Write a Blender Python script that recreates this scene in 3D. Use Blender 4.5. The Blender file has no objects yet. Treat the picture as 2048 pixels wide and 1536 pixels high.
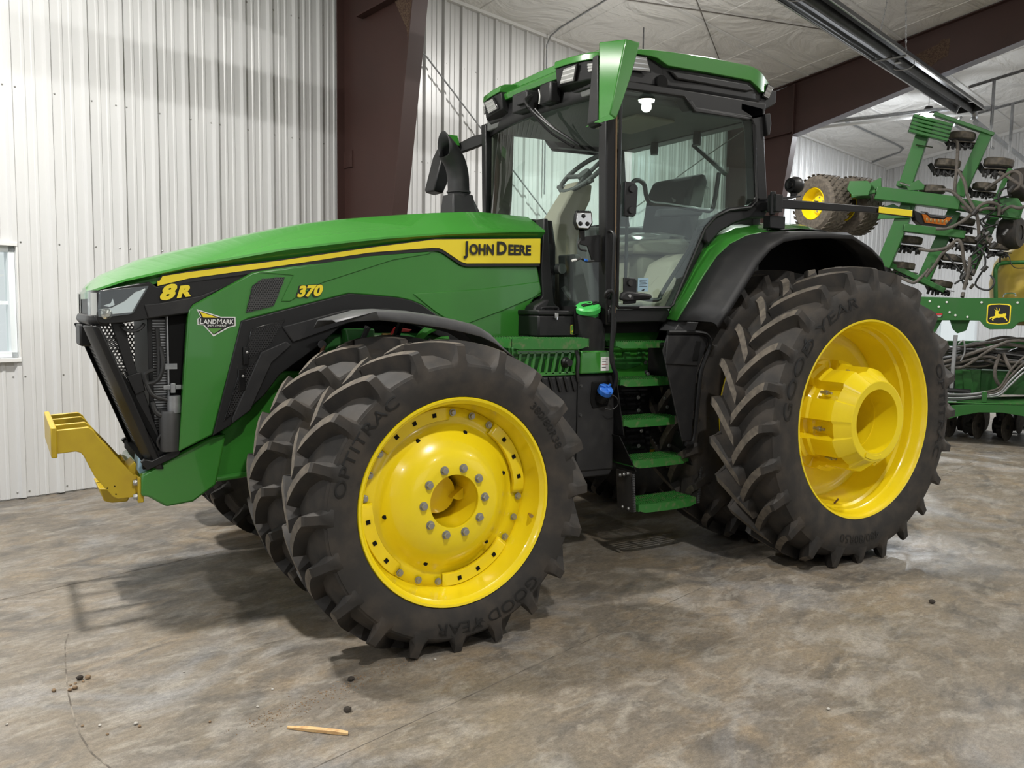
import bpy, bmesh, math, random
from mathutils import Vector, Matrix
random.seed(7)
SC = bpy.context.scene
COL = SC.collection
PI = math.pi
def R(d): return math.radians(d)

# ---------------------------------------------------------------- camera
FPX, YAW, PITCH, ROLL = 1688.28, 0.54317, 0.08782, 0.01403
cam_d = bpy.data.cameras.new('camera'); cam = bpy.data.objects.new('camera', cam_d); COL.objects.link(cam)
cam_d.sensor_fit = 'HORIZONTAL'; cam_d.sensor_width = 36.0; cam_d.lens = FPX / 2048 * 36.0
cam_d.clip_start = 0.05; cam_d.clip_end = 200
_f = Vector((math.sin(YAW)*math.cos(PITCH), math.cos(YAW)*math.cos(PITCH), -math.sin(PITCH)))
_r = Vector((math.cos(YAW), -math.sin(YAW), 0)); _u = _r.cross(_f)
_r2 = _r*math.cos(ROLL) + _u*math.sin(ROLL); _u2 = _u*math.cos(ROLL) - _r*math.sin(ROLL)
_m = Matrix((_r2, _u2, -_f)).transposed().to_4x4(); _m.translation = Vector((-1.8541, -3.5593, 1.6718))
cam.matrix_world = _m
SC.camera = cam

# ---------------------------------------------------------------- world (overcast daylight outside the open doors)
w = bpy.data.worlds.new('daylight'); SC.world = w; w.use_nodes = True
bg = w.node_tree.nodes['Background']; bg.inputs[0].default_value = (0.93, 0.97, 1.0, 1); bg.inputs[1].default_value = 1.0
SC.view_settings.view_transform = 'Standard'; SC.view_settings.look = 'None'
SC.view_settings.exposure = -0.12; SC.view_settings.gamma = 1.0; SC.view_settings.use_curve_mapping = False

# the building's own frame: x along the side wall, y away from the room, z up
BA = 0.29125; BO = Vector((0, 5.2164, 0))
WARM, COOL = (1.0, .975, .93), (.92, .96, 1.0)
# high bay lamps: along the wall, distance from the wall, watts, colour
LAMPS = [(-3.0, 2.7, 350, WARM), (4.98, 2.7, 230, WARM), (12.96, 2.7, 420, COOL), (-3.0, 9.0, 340, WARM), (4.98, 9.0, 290, WARM), (12.96, 9.0, 260, COOL), (-3.0, 15.5, 140, WARM), (4.98, 15.5, 140, WARM), (-10.5, 2.7, 180, COOL), (-10.5, 9.0, 200, COOL)]

# ---------------------------------------------------------------- helpers
def link(o, parent=None):
    COL.objects.link(o)
    if parent is not None: o.parent = parent
    return o
def empty(name, loc=(0, 0, 0), rz=0, label=None, cat=None, group=None):
    o = bpy.data.objects.new(name, None); o.empty_display_size = .2; link(o)
    o.location = loc; o.rotation_euler = (0, 0, rz); tag(o, label, cat, group); return o
def tag(o, label=None, cat=None, group=None, kind=None):
    if label: o['label'] = label
    if cat: o['category'] = cat
    if group: o['group'] = group
    if kind: o['kind'] = kind
    return o
def copy_tree(o, parent=None):
    c = o.copy(); link(c, parent)
    for ch in list(o.children): copy_tree(ch, c)
    return c
def sub(e): return bpy.data.objects.new(e, None)

class MB:
    """collects vertices and faces; build() links them as one mesh object"""
    def __init__(s): s.v = []; s.f = []; s.m = []; s.mi = 0; s.weld = False
    def add(s, vs, fs):
        o = len(s.v); s.v += [tuple(p) for p in vs]
        for q in fs: s.f.append([o+i for i in q]); s.m.append(s.mi)
        return s
    def box(s, x0, x1, y0, y1, z0, z1):
        vs = [(x, y, z) for z in (z0, z1) for y in (y0, y1) for x in (x0, x1)]
        return s.add(vs, [(0,2,3,1),(4,5,7,6),(0,1,5,4),(2,6,7,3),(0,4,6,2),(1,3,7,5)])
    def prism(s, pts, y0, y1, ax='y'):
        n = len(pts)
        def P(p, q):
            return (p[0], q, p[1]) if ax == 'y' else ((q, p[0], p[1]) if ax == 'x' else (p[0], p[1], q))
        vs = [P(p, y0) for p in pts] + [P(p, y1) for p in pts]
        return s.add(vs, [list(range(n)), list(range(2*n-1, n-1, -1))] + [(i, i+n, (i+1) % n + n, (i+1) % n) for i in range(n)])
    def loft(s, loops, cap=True, closed=True):
        n = len(loops[0]); vs = [p for l in loops for p in l]; fs = []
        for k in range(len(loops)-1):
            for i in range(n if closed else n-1):
                j = (i+1) % n; fs.append((k*n+i, k*n+j, (k+1)*n+j, (k+1)*n+i))
        if cap:
            fs.append(list(range(n-1, -1, -1))); fs.append([(len(loops)-1)*n+i for i in range(n)])
        return s.add(vs, fs)
    def tube(s, path, r, n=8, cap=True, closed=False):
        P = [Vector(p) for p in path]; m = len(P); loops = []; ref = None
        rr = r if isinstance(r, (list, tuple)) else [r]*m
        for i in range(m):
            if closed: d = P[(i+1) % m]-P[i-1]
            else: d = P[min(i+1, m-1)]-P[max(i-1, 0)]
            d.normalize()
            if ref is None: ref = Vector((0, 0, 1)) if abs(d.z) < .9 else Vector((1, 0, 0))
            a = d.cross(ref).normalized(); b = a.cross(d).normalized(); ref = b
            loops.append([P[i]+(a*math.cos(2*PI*k/n)+b*math.sin(2*PI*k/n))*rr[i] for k in range(n)])
        if closed: loops.append(loops[0])
        return s.loft(loops, cap and not closed)
    def bar(s, p, q, w, h, up=(0, 0, 1)):
        p = Vector(p); q = Vector(q); d = (q-p).normalized(); u = Vector(up)
        a = d.cross(u).normalized(); b = a.cross(d).normalized()
        L = [[c+a*w/2*i+b*h/2*j for i, j in ((-1,-1),(1,-1),(1,1),(-1,1))] for c in (p, q)]
        return s.loft(L)
    def lathe(s, prof, c=(0, 0, 0), n=48, ax='y', cap=False, a0=0, a1=2*PI):
        """prof: (radius, axial); spun around the axis through c"""
        full = abs(a1-a0-2*PI) < 1e-6; m = len(prof); vs = []; st = n if full else n+1
        for k in range(st):
            t = a0+(a1-a0)*k/n; co, si = math.cos(t), math.sin(t)
            for r, a in prof:
                if ax == 'y': vs.append((c[0]+r*co, c[1]+a, c[2]+r*si))
                elif ax == 'z': vs.append((c[0]+r*co, c[1]+r*si, c[2]+a))
                else: vs.append((c[0]+a, c[1]+r*co, c[2]+r*si))
        fs = []
        for k in range(n):
            k2 = (k+1) % st
            for i in range(m-1): fs.append((k*m+i, k*m+i+1, k2*m+i+1, k2*m+i))
        if cap: fs.append([k*m for k in range(st)]); fs.append([k*m+m-1 for k in range(st)][::-1])
        return s.add(vs, fs)
    def cyl(s, p, q, r, n=12, r2=None):
        return s.tube([p, q], [r, r if r2 is None else r2], n)
    def grid(s, rows):
        n = len(rows[0]); vs = [p for r in rows for p in r]
        return s.add(vs, [(k*n+i, k*n+i+1, (k+1)*n+i+1, (k+1)*n+i) for k in range(len(rows)-1) for i in range(n-1)])
    def mirror(s):
        o = len(s.v); nf = len(s.f)
        s.v += [(x, -y, z) for x, y, z in s.v[:o]]
        for q, mm in list(zip(s.f[:nf], s.m[:nf])): s.f.append([o+i for i in reversed(q)]); s.m.append(mm)
        return s
    def xf(s, M):
        s.v = [tuple(M @ Vector(p)) for p in s.v]; return s
    def shift(s, dx, dy, dz): s.v = [(x+dx, y+dy, z+dz) for x, y, z in s.v]; return s
    def mesh(s, name, mats, smooth=35):
        me = bpy.data.meshes.new(name); me.from_pydata(s.v, [], s.f)
        for mt in (mats if isinstance(mats, (list, tuple)) else [mats]): me.materials.append(mt)
        if any(s.m): me.polygons.foreach_set('material_index', s.m)
        bm = bmesh.new(); bm.from_mesh(me)
        if s.weld: bmesh.ops.remove_doubles(bm, verts=bm.verts, dist=1e-5)
        bmesh.ops.recalc_face_normals(bm, faces=bm.faces); bm.to_mesh(me); bm.free()
        if smooth:
            me.polygons.foreach_set('use_smooth', [True]*len(me.polygons)); me.set_sharp_from_angle(angle=R(smooth))
        me.update(); return me
    def build(s, name, mats, parent=None, smooth=35, bevel=0, solid=0, seg=2, label=None):
        o = bpy.data.objects.new(name, s.mesh(name, mats, smooth)); link(o, parent)
        if solid:
            md = o.modifiers.new('thickness', 'SOLIDIFY'); md.thickness = solid; md.offset = 0
        if bevel:
            md = o.modifiers.new('edges', 'BEVEL'); md.width = bevel; md.segments = seg; md.limit_method = 'ANGLE'; md.angle_limit = R(40); md.harden_normals = False
        if label: o['label'] = label
        return o
def mirrored(o, parent, name=None):
    """a second object that is the mirror image of o about the tractor's centre plane"""
    me = o.data.copy(); me.transform(Matrix.Scale(-1, 4, (0, 1, 0))); me.flip_normals()
    c = bpy.data.objects.new(name or o.name.split('.')[0], me); link(c, parent)
    for md in o.modifiers:
        n = c.modifiers.new(md.name, md.type)
        for a in ('width','segments','limit_method','angle_limit','thickness','offset'):
            if hasattr(md, a): setattr(n, a, getattr(md, a))
    return c
def interp(tab, x):
    if x <= tab[0][0]: return tab[0][1]
    for (a, b), (c, d) in zip(tab, tab[1:]):
        if x <= c: return b+(d-b)*(x-a)/(c-a)
    return tab[-1][1]
def smoothpath(pts, n=6, closed=False):
    """Catmull-Rom through the points"""
    P = [Vector(p) for p in pts]; out = []; m = len(P)
    for i in range(m-1 if not closed else m):
        p1 = P[i]; p2 = P[(i+1) % m]
        p0 = P[i-1] if (i or closed) else p1; p3 = P[(i+2) % m] if (i+2 < m or closed) else p2
        for k in range(n):
            t = k/n
            out.append(.5*((2*p1)+(p2-p0)*t+(2*p0-5*p1+4*p2-p3)*t*t+(3*p1-p0-3*p2+p3)*t**3))
    if not closed: out.append(P[-1])
    return out
def text_polys(txt, size=1.0, bold=0.0, extrude=0.0):
    """flat outline mesh of a word in the built-in face: vertices (x right, y up), faces; also its width"""
    cu = bpy.data.curves.new('lettering', 'FONT'); cu.body = txt; cu.size = size; cu.offset = bold; cu.extrude = extrude; cu.resolution_u = 3
    o = bpy.data.objects.new('lettering', cu); COL.objects.link(o)
    me = o.to_mesh(); vs = [tuple(v.co) for v in me.vertices]; fs = [list(p.vertices) for p in me.polygons]
    o.to_mesh_clear(); bpy.data.objects.remove(o); bpy.data.curves.remove(cu)
    return vs, fs
# ---------------------------------------------------------------- materials
M = {}
def mat(name, col, rough=.5, metal=0, spec=.5, coat=0, noise=None, bump=None, coord='Object'):
    """noise: (scale, colour2, lo, hi[, detail]) mixes a second colour; bump: (scale, strength[, distance])"""
    m = bpy.data.materials.new(name); m.use_nodes = True; nt = m.node_tree; b = nt.nodes['Principled BSDF']
    b.inputs['Base Color'].default_value = (*col, 1); b.inputs['Roughness'].default_value = rough
    b.inputs['Metallic'].default_value = metal; b.inputs['Specular IOR Level'].default_value = spec
    b.inputs['Coat Weight'].default_value = coat; b.inputs['Coat Roughness'].default_value = .04
    tc = nt.nodes.new('ShaderNodeTexCoord')
    if noise:
        n = nt.nodes.new('ShaderNodeTexNoise'); n.inputs['Scale'].default_value = noise[0]; n.inputs['Detail'].default_value = noise[4] if len(noise) > 4 else 6
        nt.links.new(tc.outputs[coord], n.inputs['Vector'])
        r = nt.nodes.new('ShaderNodeValToRGB'); r.color_ramp.elements[0].position = noise[2]; r.color_ramp.elements[1].position = noise[3]
        r.color_ramp.elements[0].color = (*col, 1); r.color_ramp.elements[1].color = (*noise[1], 1)
        nt.links.new(n.outputs['Fac'], r.inputs['Fac']); nt.links.new(r.outputs['Color'], b.inputs['Base Color'])
    if bump:
        n = nt.nodes.new('ShaderNodeTexNoise'); n.inputs['Scale'].default_value = bump[0]; n.inputs['Detail'].default_value = 4
        nt.links.new(tc.outputs[coord], n.inputs['Vector'])
        bp = nt.nodes.new('ShaderNodeBump'); bp.inputs['Strength'].default_value = bump[1]; bp.inputs['Distance'].default_value = bump[2] if len(bump) > 2 else .01
        nt.links.new(n.outputs['Fac'], bp.inputs['Height']); nt.links.new(bp.outputs['Normal'], b.inputs['Normal'])
    M[name] = m; return m
def glassmat(name, tint, rough=.0, refl=1.0, dust=0.0):
    """a thin pane: clear tinted body, mirror at its fresnel share, a little dust"""
    m = bpy.data.materials.new(name); m.use_nodes = True; nt = m.node_tree
    for n in list(nt.nodes):
        if n.type != 'OUTPUT_MATERIAL': nt.nodes.remove(n)
    out = nt.nodes['Material Output']
    tr = nt.nodes.new('ShaderNodeBsdfTransparent'); tr.inputs[0].default_value = (*tint, 1)
    gl = nt.nodes.new('ShaderNodeBsdfGlossy'); gl.inputs['Roughness'].default_value = rough; gl.inputs[0].default_value = (refl, refl, refl, 1)
    lw = nt.nodes.new('ShaderNodeLayerWeight'); lw.inputs[0].default_value = .5
    pw = nt.nodes.new('ShaderNodeMath'); pw.operation = 'POWER'; pw.inputs[1].default_value = 5; nt.links.new(lw.outputs['Facing'], pw.inputs[0])
    fr = nt.nodes.new('ShaderNodeMath'); fr.operation = 'MULTIPLY_ADD'; fr.inputs[1].default_value = .9; fr.inputs[2].default_value = .045; nt.links.new(pw.outputs[0], fr.inputs[0])
    mx = nt.nodes.new('ShaderNodeMixShader'); nt.links.new(fr.outputs[0], mx.inputs[0]); nt.links.new(tr.outputs[0], mx.inputs[1]); nt.links.new(gl.outputs[0], mx.inputs[2])
    last = mx
    if dust:
        df = nt.nodes.new('ShaderNodeBsdfDiffuse'); df.inputs[0].default_value = (.55, .55, .5, 1)
        m2 = nt.nodes.new('ShaderNodeMixShader'); m2.inputs[0].default_value = dust
        nt.links.new(mx.outputs[0], m2.inputs[1]); nt.links.new(df.outputs[0], m2.inputs[2]); last = m2
    nt.links.new(last.outputs[0], out.inputs[0]); M[name] = m; return m
mat('green', (.034, .190, .024), .26, coat=.6, noise=(1.2, (.038, .205, .027), .4, .6))
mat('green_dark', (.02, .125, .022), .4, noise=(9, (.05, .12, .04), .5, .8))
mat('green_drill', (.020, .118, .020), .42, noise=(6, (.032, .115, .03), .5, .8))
mat('green_dusty', (.03, .17, .03), .45, noise=(25, (.16, .17, .09), .52, .78))
mat('yellow', (.90, .695, .010), .24, coat=.5, noise=(3, (.85, .64, .010), .45, .7))
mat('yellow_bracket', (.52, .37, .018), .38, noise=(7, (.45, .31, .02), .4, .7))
mat('yellow_decal', (.86, .68, .03), .35)
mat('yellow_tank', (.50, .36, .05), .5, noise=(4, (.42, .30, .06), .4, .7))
mat('black', (.0095, .0095, .010), .42, spec=.4)
mat('black_gloss', (.007, .007, .0075), .16)
mat('black_matte', (.005, .005, .005), .8, spec=.2)
mat('black_dusty', (.018, .017, .016), .6, noise=(18, (.06, .052, .042), .55, .85))
mat('grey_plastic', (.075, .075, .078), .5, noise=(14, (.10, .10, .10), .5, .75))
mat('black_plastic', (.017, .017, .018), .5, spec=.4, noise=(11, (.030, .029, .028), .5, .8))
mat('rubber', (.022, .0198, .0178), .72, noise=(9, (.050, .040, .031), .42, .72), bump=(60, .15, .003))
mat('rubber_worn', (.080, .068, .055), .85, noise=(24, (.145, .122, .095), .38, .68), bump=(120, .3, .003))
mat('rubber_letter', (.006, .006, .006), .42)
mat('steel', (.42, .42, .41), .38, metal=.85)
mat('steel_dark', (.09, .09, .09), .5, metal=.6)
mat('chrome', (.7, .7, .7), .12, metal=1)
mat('lamp_reflector', (.75, .75, .74), .16, metal=.9)
mat('white_plastic', (.7, .7, .68), .5)
mat('decal_black', (.012, .012, .012), .4)
mat('decal_white', (.78, .78, .76), .45)
mat('decal_red', (.45, .03, .03), .45)
mat('decal_green', (.10, .28, .05), .45)
mat('blue_cap', (.03, .16, .62), .4)
mat('light_blue', (.30, .45, .55), .6)
mat('green_cap', (.05, .42, .08), .4)
mat('upholstery', (.03, .03, .03), .85)
mat('cab_tan', (.30, .27, .21), .7)
mat('cab_olive', (.085, .085, .062), .7)
mat('cab_grey', (.10, .105, .10), .7)
mat('brass', (.45, .3, .12), .4, metal=.8)
mat('rust', (.12, .06, .03), .85)
mat('amber', (.42, .11, .004), .25)
mat('hose', (.11, .095, .08), .7, noise=(20, (.06, .055, .05), .4, .7))
mat('hose_black', (.02, .02, .02), .5)
mat('dirt_disc', (.06, .052, .042), .7, metal=.2, noise=(20, (.12, .10, .075), .4, .7))
mat('plastic_film', (.75, .75, .73), .15)
mat('wood', (.60, .40, .19), .8, noise=(40, (.48, .28, .12), .45, .7))
mat('clod', (.035, .028, .022), .95, bump=(60, .8, .01))
mat('clod_tan', (.22, .15, .09), .95)
mat('pebble', (.42, .40, .36), .8)
mat('brown_steel', (.052, .0235, .0195), .45, noise=(2.5, (.046, .0215, .018), .4, .7))
mat('overspray', (.115, .075, .048), .9, noise=(60, (.055, .028, .02), .42, .62), bump=(80, .6, .01))
mat('rafter_lit', (.30, .30, .36), .4)  # pale lavender: light on the rafter's underside put into the colour
mat('wall_white', (.635, .637, .635), .34, noise=(.9, (.60, .603, .605), .4, .7))
mat('trim_white', (.72, .72, .71), .4)
mat('galv', (.36, .37, .38), .42, metal=.7, noise=(20, (.28, .29, .3), .4, .7))
mat('heater_dark', (.045, .047, .05), .45, metal=.3, noise=(5, (.02, .02, .021), .4, .7))
mat('heater_steel', (.50, .50, .49), .25, metal=.95)
mat('cable', (.12, .11, .10), .6)
mat('window_frame', (.75, .80, .82), .4)
glassmat('glass', (.885, .962, .935), dust=.004)
mat('lamp_clear', (.30, .30, .29), .12)
glassmat('glass_clear', (.92, .94, .93))
glassmat('film', (.84, .86, .85), rough=.10, dust=.14)
def emit(name, col, s):
    m = bpy.data.materials.new(name); m.use_nodes = True; b = m.node_tree.nodes['Principled BSDF']
    b.inputs['Base Color'].default_value = (*col, 1); b.inputs['Emission Color'].default_value = (*col, 1); b.inputs['Emission Strength'].default_value = s
    M[name] = m; return m
emit('lamp_lens', (1.0, .96, .88), 30)
# perforated liner and vinyl ceiling
def vinyl():
    m = mat('vinyl', (.78, .775, .755), .30, spec=.6); nt = m.node_tree; b = nt.nodes['Principled BSDF']; tc = nt.nodes.new('ShaderNodeTexCoord')
    mp = nt.nodes.new('ShaderNodeMapping'); mp.inputs['Scale'].default_value = (1, 2.2, 1); nt.links.new(tc.outputs['Object'], mp.inputs[0])
    n1 = nt.nodes.new('ShaderNodeTexNoise'); n1.inputs['Scale'].default_value = .9; n1.inputs['Detail'].default_value = 5; n1.inputs['Distortion'].default_value = 1.2
    n2 = nt.nodes.new('ShaderNodeTexNoise'); n2.inputs['Scale'].default_value = 6; n2.inputs['Detail'].default_value = 3; n2.inputs['Distortion'].default_value = 2.5
    nt.links.new(mp.outputs[0], n1.inputs[0]); nt.links.new(tc.outputs['Object'], n2.inputs[0])
    ad = nt.nodes.new('ShaderNodeMath'); ad.operation = 'MULTIPLY_ADD'; ad.inputs[1].default_value = .05
    nt.links.new(n2.outputs['Fac'], ad.inputs[0]); nt.links.new(n1.outputs['Fac'], ad.inputs[2])
    bp = nt.nodes.new('ShaderNodeBump'); bp.inputs['Strength'].default_value = .6; bp.inputs['Distance'].default_value = .20
    nt.links.new(ad.outputs[0], bp.inputs['Height']); nt.links.new(bp.outputs[0], b.inputs['Normal'])
vinyl()
def concrete():
    m = mat('concrete', (.3, .27, .23), .5); nt = m.node_tree; b = nt.nodes['Principled BSDF']; tc = nt.nodes.new('ShaderNodeTexCoord'); L = nt.links.new
    def noise(scale, detail, dist, rot=0, sx=1, sy=1):
        mp = nt.nodes.new('ShaderNodeMapping'); mp.inputs['Rotation'].default_value = (0, 0, rot); mp.inputs['Scale'].default_value = (sx, sy, 1); L(tc.outputs['Object'], mp.inputs[0])
        n = nt.nodes.new('ShaderNodeTexNoise'); n.inputs['Scale'].default_value = scale; n.inputs['Detail'].default_value = detail; n.inputs['Distortion'].default_value = dist; n.inputs['Roughness'].default_value = .62
        L(mp.outputs[0], n.inputs[0]); return n.outputs['Fac']
    def ramp(src, *st):
        r = nt.nodes.new('ShaderNodeValToRGB'); e = r.color_ramp.elements
        while len(e) < len(st): e.new(.5)
        for i, (p, c) in enumerate(st): e[i].position = p; e[i].color = (*c, 1)
        L(src, r.inputs[0]); return r.outputs[0]
    def mix(f, a, bb, mode='MIX'):
        x = nt.nodes.new('ShaderNodeMix'); x.data_type = 'RGBA'; x.blend_type = mode
        for s_, v in ((0, f), (6, a), (7, bb)):
            if hasattr(v, 'links'): L(v, x.inputs[s_])
            else: x.inputs[s_].default_value = v
        return x.outputs[2]
    base = ramp(noise(.8, 10, .9, .4, 1, 1.25), (.32, (.128, .112, .094)), (.45, (.178, .152, .121)), (.54, (.205, .172, .131)), (.64, (.186, .162, .132)), (.75, (.25, .226, .194)))
    tan = ramp(noise(1.3, 11, 1.1, -.5, 1, 1.3), (.50, (0, 0, 0)), (.66, (.7, .7, .7)))
    c = mix(tan, base, (.268, .206, .135, 1))
    dark = ramp(noise(1.9, 12, 1.3, .9, .85, 1.4), (.50, (0, 0, 0)), (.66, (.85, .85, .85)))
    c = mix(dark, c, (.095, .088, .080, 1))
    pale = ramp(noise(2.3, 14, .7, .35, .95, 1.3), (.52, (0, 0, 0)), (.72, (.6, .6, .6)))
    c = mix(pale, c, (.37, .352, .325, 1))
    blue = ramp(noise(1.1, 8, 1.0, 1.4, 1, 1), (.56, (0, 0, 0)), (.72, (.45, .45, .45)))
    c = mix(blue, c, (.30, .31, .325, 1))
    for sc, rot, lo, colr in ((7, .55, .57, (.36, .335, .29, 1)), (6, -.35, .58, (.115, .105, .092, 1)), (9, 1.2, .59, (.34, .31, .26, 1)), (8, -1.0, .60, (.13, .12, .105, 1))):
        c = mix(ramp(noise(sc*.8, 13, .8, rot, .75, 1.6), (lo-.04, (0, 0, 0)), (lo+.08, (.42, .42, .42))), c, colr)
    fine = ramp(noise(45, 9, .3, .3, .8, 1.2), (.3, (.74, .74, .74)), (.7, (1.18, 1.18, 1.18)))
    c = mix(1.0, c, fine, 'MULTIPLY')
    grain = ramp(noise(160, 4, 0, .3, 1, 1), (.35, (.82, .82, .82)), (.65, (1.14, 1.14, 1.14)))
    c = mix(1.0, c, grain, 'MULTIPLY')
    L(c, b.inputs['Base Color'])
    rr = ramp(noise(5, 6, 1.0, .1, 1, 2), (.3, (.36, .36, .36)), (.7, (.62, .62, .62))); L(rr, b.inputs['Roughness'])
    bp = nt.nodes.new('ShaderNodeBump'); bp.inputs['Strength'].default_value = .25; bp.inputs['Distance'].default_value = .004; L(noise(40, 6, .5), bp.inputs['Height']); L(bp.outputs[0], b.inputs['Normal'])
concrete()
# ---------------------------------------------------------------- the building
def inb(o, loc=None):
    """place an object in the building's frame"""
    o.rotation_euler = (0, 0, BA)
    p = Vector(loc or (0, 0, 0)); o.location = BO + Matrix.Rotation(BA, 3, 'Z') @ p; return o
def bw(x, y, z): return BO + Matrix.Rotation(BA, 3, 'Z') @ Vector((x, y, z))
S0, S1, TR = -15.0, 18.67, 20.0
def ceil_z(t): return 5.49 + .2*min(t, TR-t)
fl = MB().box(S0-8, S1+1, -TR-8, .3, -.2, 0).build('floor', M['concrete'], smooth=0); inb(fl); tag(fl, 'stained grey and tan polished concrete slab floor', 'floor', kind='structure')
# saw-cut joints and cracks in the slab
mat('joint', (.10, .085, .07), .9, noise=(8, (.25, .22, .18), .45, .6))
ce = MB()
ce.grid([[(S0, -t, ceil_z(t)) for t in (0, TR/2, TR)], [(S1+.1, -t, ceil_z(t)) for t in (0, TR/2, TR)]])
ce = ce.build('ceiling', M['vinyl'], smooth=0, solid=.04); inb(ce); tag(ce, 'white vinyl faced insulation ceiling with wrinkles between the purlins', 'ceiling', kind='structure')
# purlin lines pressed into the vinyl, and cross seams between the insulation rolls
for i in range(1, 7):
    t = 1.52*i; z = ceil_z(t)
    MB().box(S0, S1, -t-.03, -t+.03, z-.035, z-.015).build('purlin_strip', M['trim_white'], ce, bevel=.008)
for i in range(0, 15):
    s = -4.0 + 1.524*i
    mb = MB(); mb.grid([[(s-.012, -t, ceil_z(t)-.022), (s, -t, ceil_z(t)-.030), (s+.012, -t, ceil_z(t)-.022)] for t in (0, 9.9)]); mb.build('vinyl_seam', M['vinyl'], ce)

# ribbed liner sheets
def rib_profile(n=3, w=.3048):
    out = []
    for k in range(n):
        b = k*w
        if k == 0: out += [(0, .032), (.017, .032)]
        else: out += [(b-.034, 0), (b-.017, .032), (b+.017, .032)]
        out += [(b+.034, 0), (b+.098, 0), (b+.106, .007), (b+.124, .007), (b+.132, 0), (b+.176, 0), (b+.184, .007), (b+.202, .007), (b+.210, 0)]
    out += [(n*w-.034, 0), (n*w-.017, .032), (n*w, .032)]
    return out
RP = rib_profile()
def sheet(z0, z1):
    mb = MB(); mb.grid([[(x, -d, z) for x, d in RP] for z in (z0, z1)]); return mb.mesh('panel', M['wall_white'], 30)
wl = MB(); WX0, WX1, WZ0, WZ1 = -2.7404, -1.826, 1.21, 2.14
wl.box(S0, WX0, .012, .14, 0, 5.7).box(WX1, S1+.14, .012, .14, 0, 5.7).box(WX0, WX1, .012, .14, 0, WZ0).box(WX0, WX1, .012, .14, WZ1, 5.7)
wl = wl.build('wall_back', M['trim_white'], smooth=0); inb(wl); tag(wl, 'white ribbed metal liner side wall behind the tractor', 'wall', kind='structure')
full = sheet(0.012, 5.48); low = sheet(.012, WZ0-.03); up = sheet(WZ1+.03, 5.48)
k0 = -9
for k in range(k0, 23):
    x = -1.826 + .9144*k
    if x < S0 or x > S1-.1: continue
    for me in ([low, up] if k == -1 else [full]):
        o = bpy.data.objects.new('panel', me); link(o, wl); o.location = (x, 0, 0)
# screws of the liner sheets
sc_ = MB()
for k in range(-2, 30):
    x = -1.826 + .3048*k
    for j, z in enumerate((.06, 1.05, 2.18, 3.45, 4.7)):
        for dx in ((-.045, .05) if k % 3 == 0 else (.05,)):
            if -2.8 < x+dx < -1.8 and 1.1 < z < 2.25: continue
            sc_.lathe([(.008, 0), (.008, -.004), (.004, -.007), (.0005, -.007)], (x+dx, 0, z), 6, 'y')
sc_.build('screws', M['steel'], wl)['kind'] = 'stuff'
MB().box(-14, S1, -.06, 0.0, 5.44, 5.50).build('eave_trim', M['trim_white'], wl, bevel=.004)
# far gable wall, with a window near the corner
GT = lambda k: .9144*k-.35
G0, G1, GZ0, GZ1 = GT(2), GT(3), .85, 1.78
wr = MB().box(S1+.012, S1+.14, -TR, -G1, 0, 7.7).box(S1+.012, S1+.14, -G0, .1, 0, 7.7).box(S1+.012, S1+.14, -G1, -G0, 0, GZ0).box(S1+.012, S1+.14, -G1, -G0, GZ1, 7.7)
wr = wr.build('wall_right', M['trim_white'], smooth=0); inb(wr); tag(wr, 'white ribbed metal gable wall at the far end of the shed', 'wall', kind='structure')
for k in range(0, 14):
    t0 = GT(k); top = ceil_z(max(0, t0))
    for z0, z1 in (((.012, GZ0-.03), (GZ1+.03, top)) if k == 2 else ((.012, top),)):
        mb = MB(); mb.grid([[(-d, -x, z) for x, d in RP if t0+x > -.001] for z in (z0, z1)])
        o = bpy.data.objects.new('panel', mb.mesh('panel', M['wall_white'], 30)); link(o, wr); o.location = (S1, -t0, 0)
w2 = MB().box(S1-.01, S1+.10, -G1, -G1+.06, GZ0, GZ1).box(S1-.01, S1+.10, -G0-.06, -G0, GZ0, GZ1).box(S1-.01, S1+.10, -G1, -G0, GZ0, GZ0+.06).box(S1-.01, S1+.10, -G1, -G0, GZ1-.06, GZ1)
w2 = w2.build('window_2', M['window_frame']); inb(w2); tag(w2, 'white framed window low in the far gable wall', 'window', kind='structure')
MB().box(S1+.05, S1+.056, -G1+.06, -G0-.06, GZ0+.06, GZ1-.06).build('pane', M['glass_clear'], w2, smooth=0)
MB().box(S1-.05, S1, -.05, 0, 0, 5.45).build('corner_trim', M['trim_white'], wr)
mbt = MB(); mbt.grid([[(S1-.045, -t, ceil_z(t)-.10), (S1-.045, -t, ceil_z(t)+.01)] for t in (0, 10)]); mbt.build('rake_trim', M['trim_white'], wr)
# the walls behind the camera, with open overhead doors to the yard
wf = MB().box(S0, -9.5, -TR-.15, -TR, 0, 5.6).box(-3.5, 3.5, -TR-.15, -TR, 0, 5.6).box(9.5, S1, -TR-.15, -TR, 0, 5.6).box(-9.5, -3.5, -TR-.15, -TR, 4.4, 5.6).box(3.5, 9.5, -TR-.15, -TR, 4.4, 5.6)
wf = wf.build('wall_front', M['wall_white'], smooth=0); inb(wf); tag(wf, 'white metal wall behind the camera with two open overhead doorways', 'wall', kind='structure')
wlf = MB().box(S0-.15, S0, -2.5, 0, 0, 5.7).box(S0-.15, S0, -8.5, -2.5, 4.6, 7.7).box(S0-.15, S0, -TR, -8.5, 0, 7.7).box(S0-.15, S0, -2.5, 0, 5.6, 6.2)
wlf = wlf.build('wall_left', M['wall_white'], smooth=0); inb(wlf); tag(wlf, 'white metal gable wall beside the tractor nose with an open doorway', 'wall', kind='structure')
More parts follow.
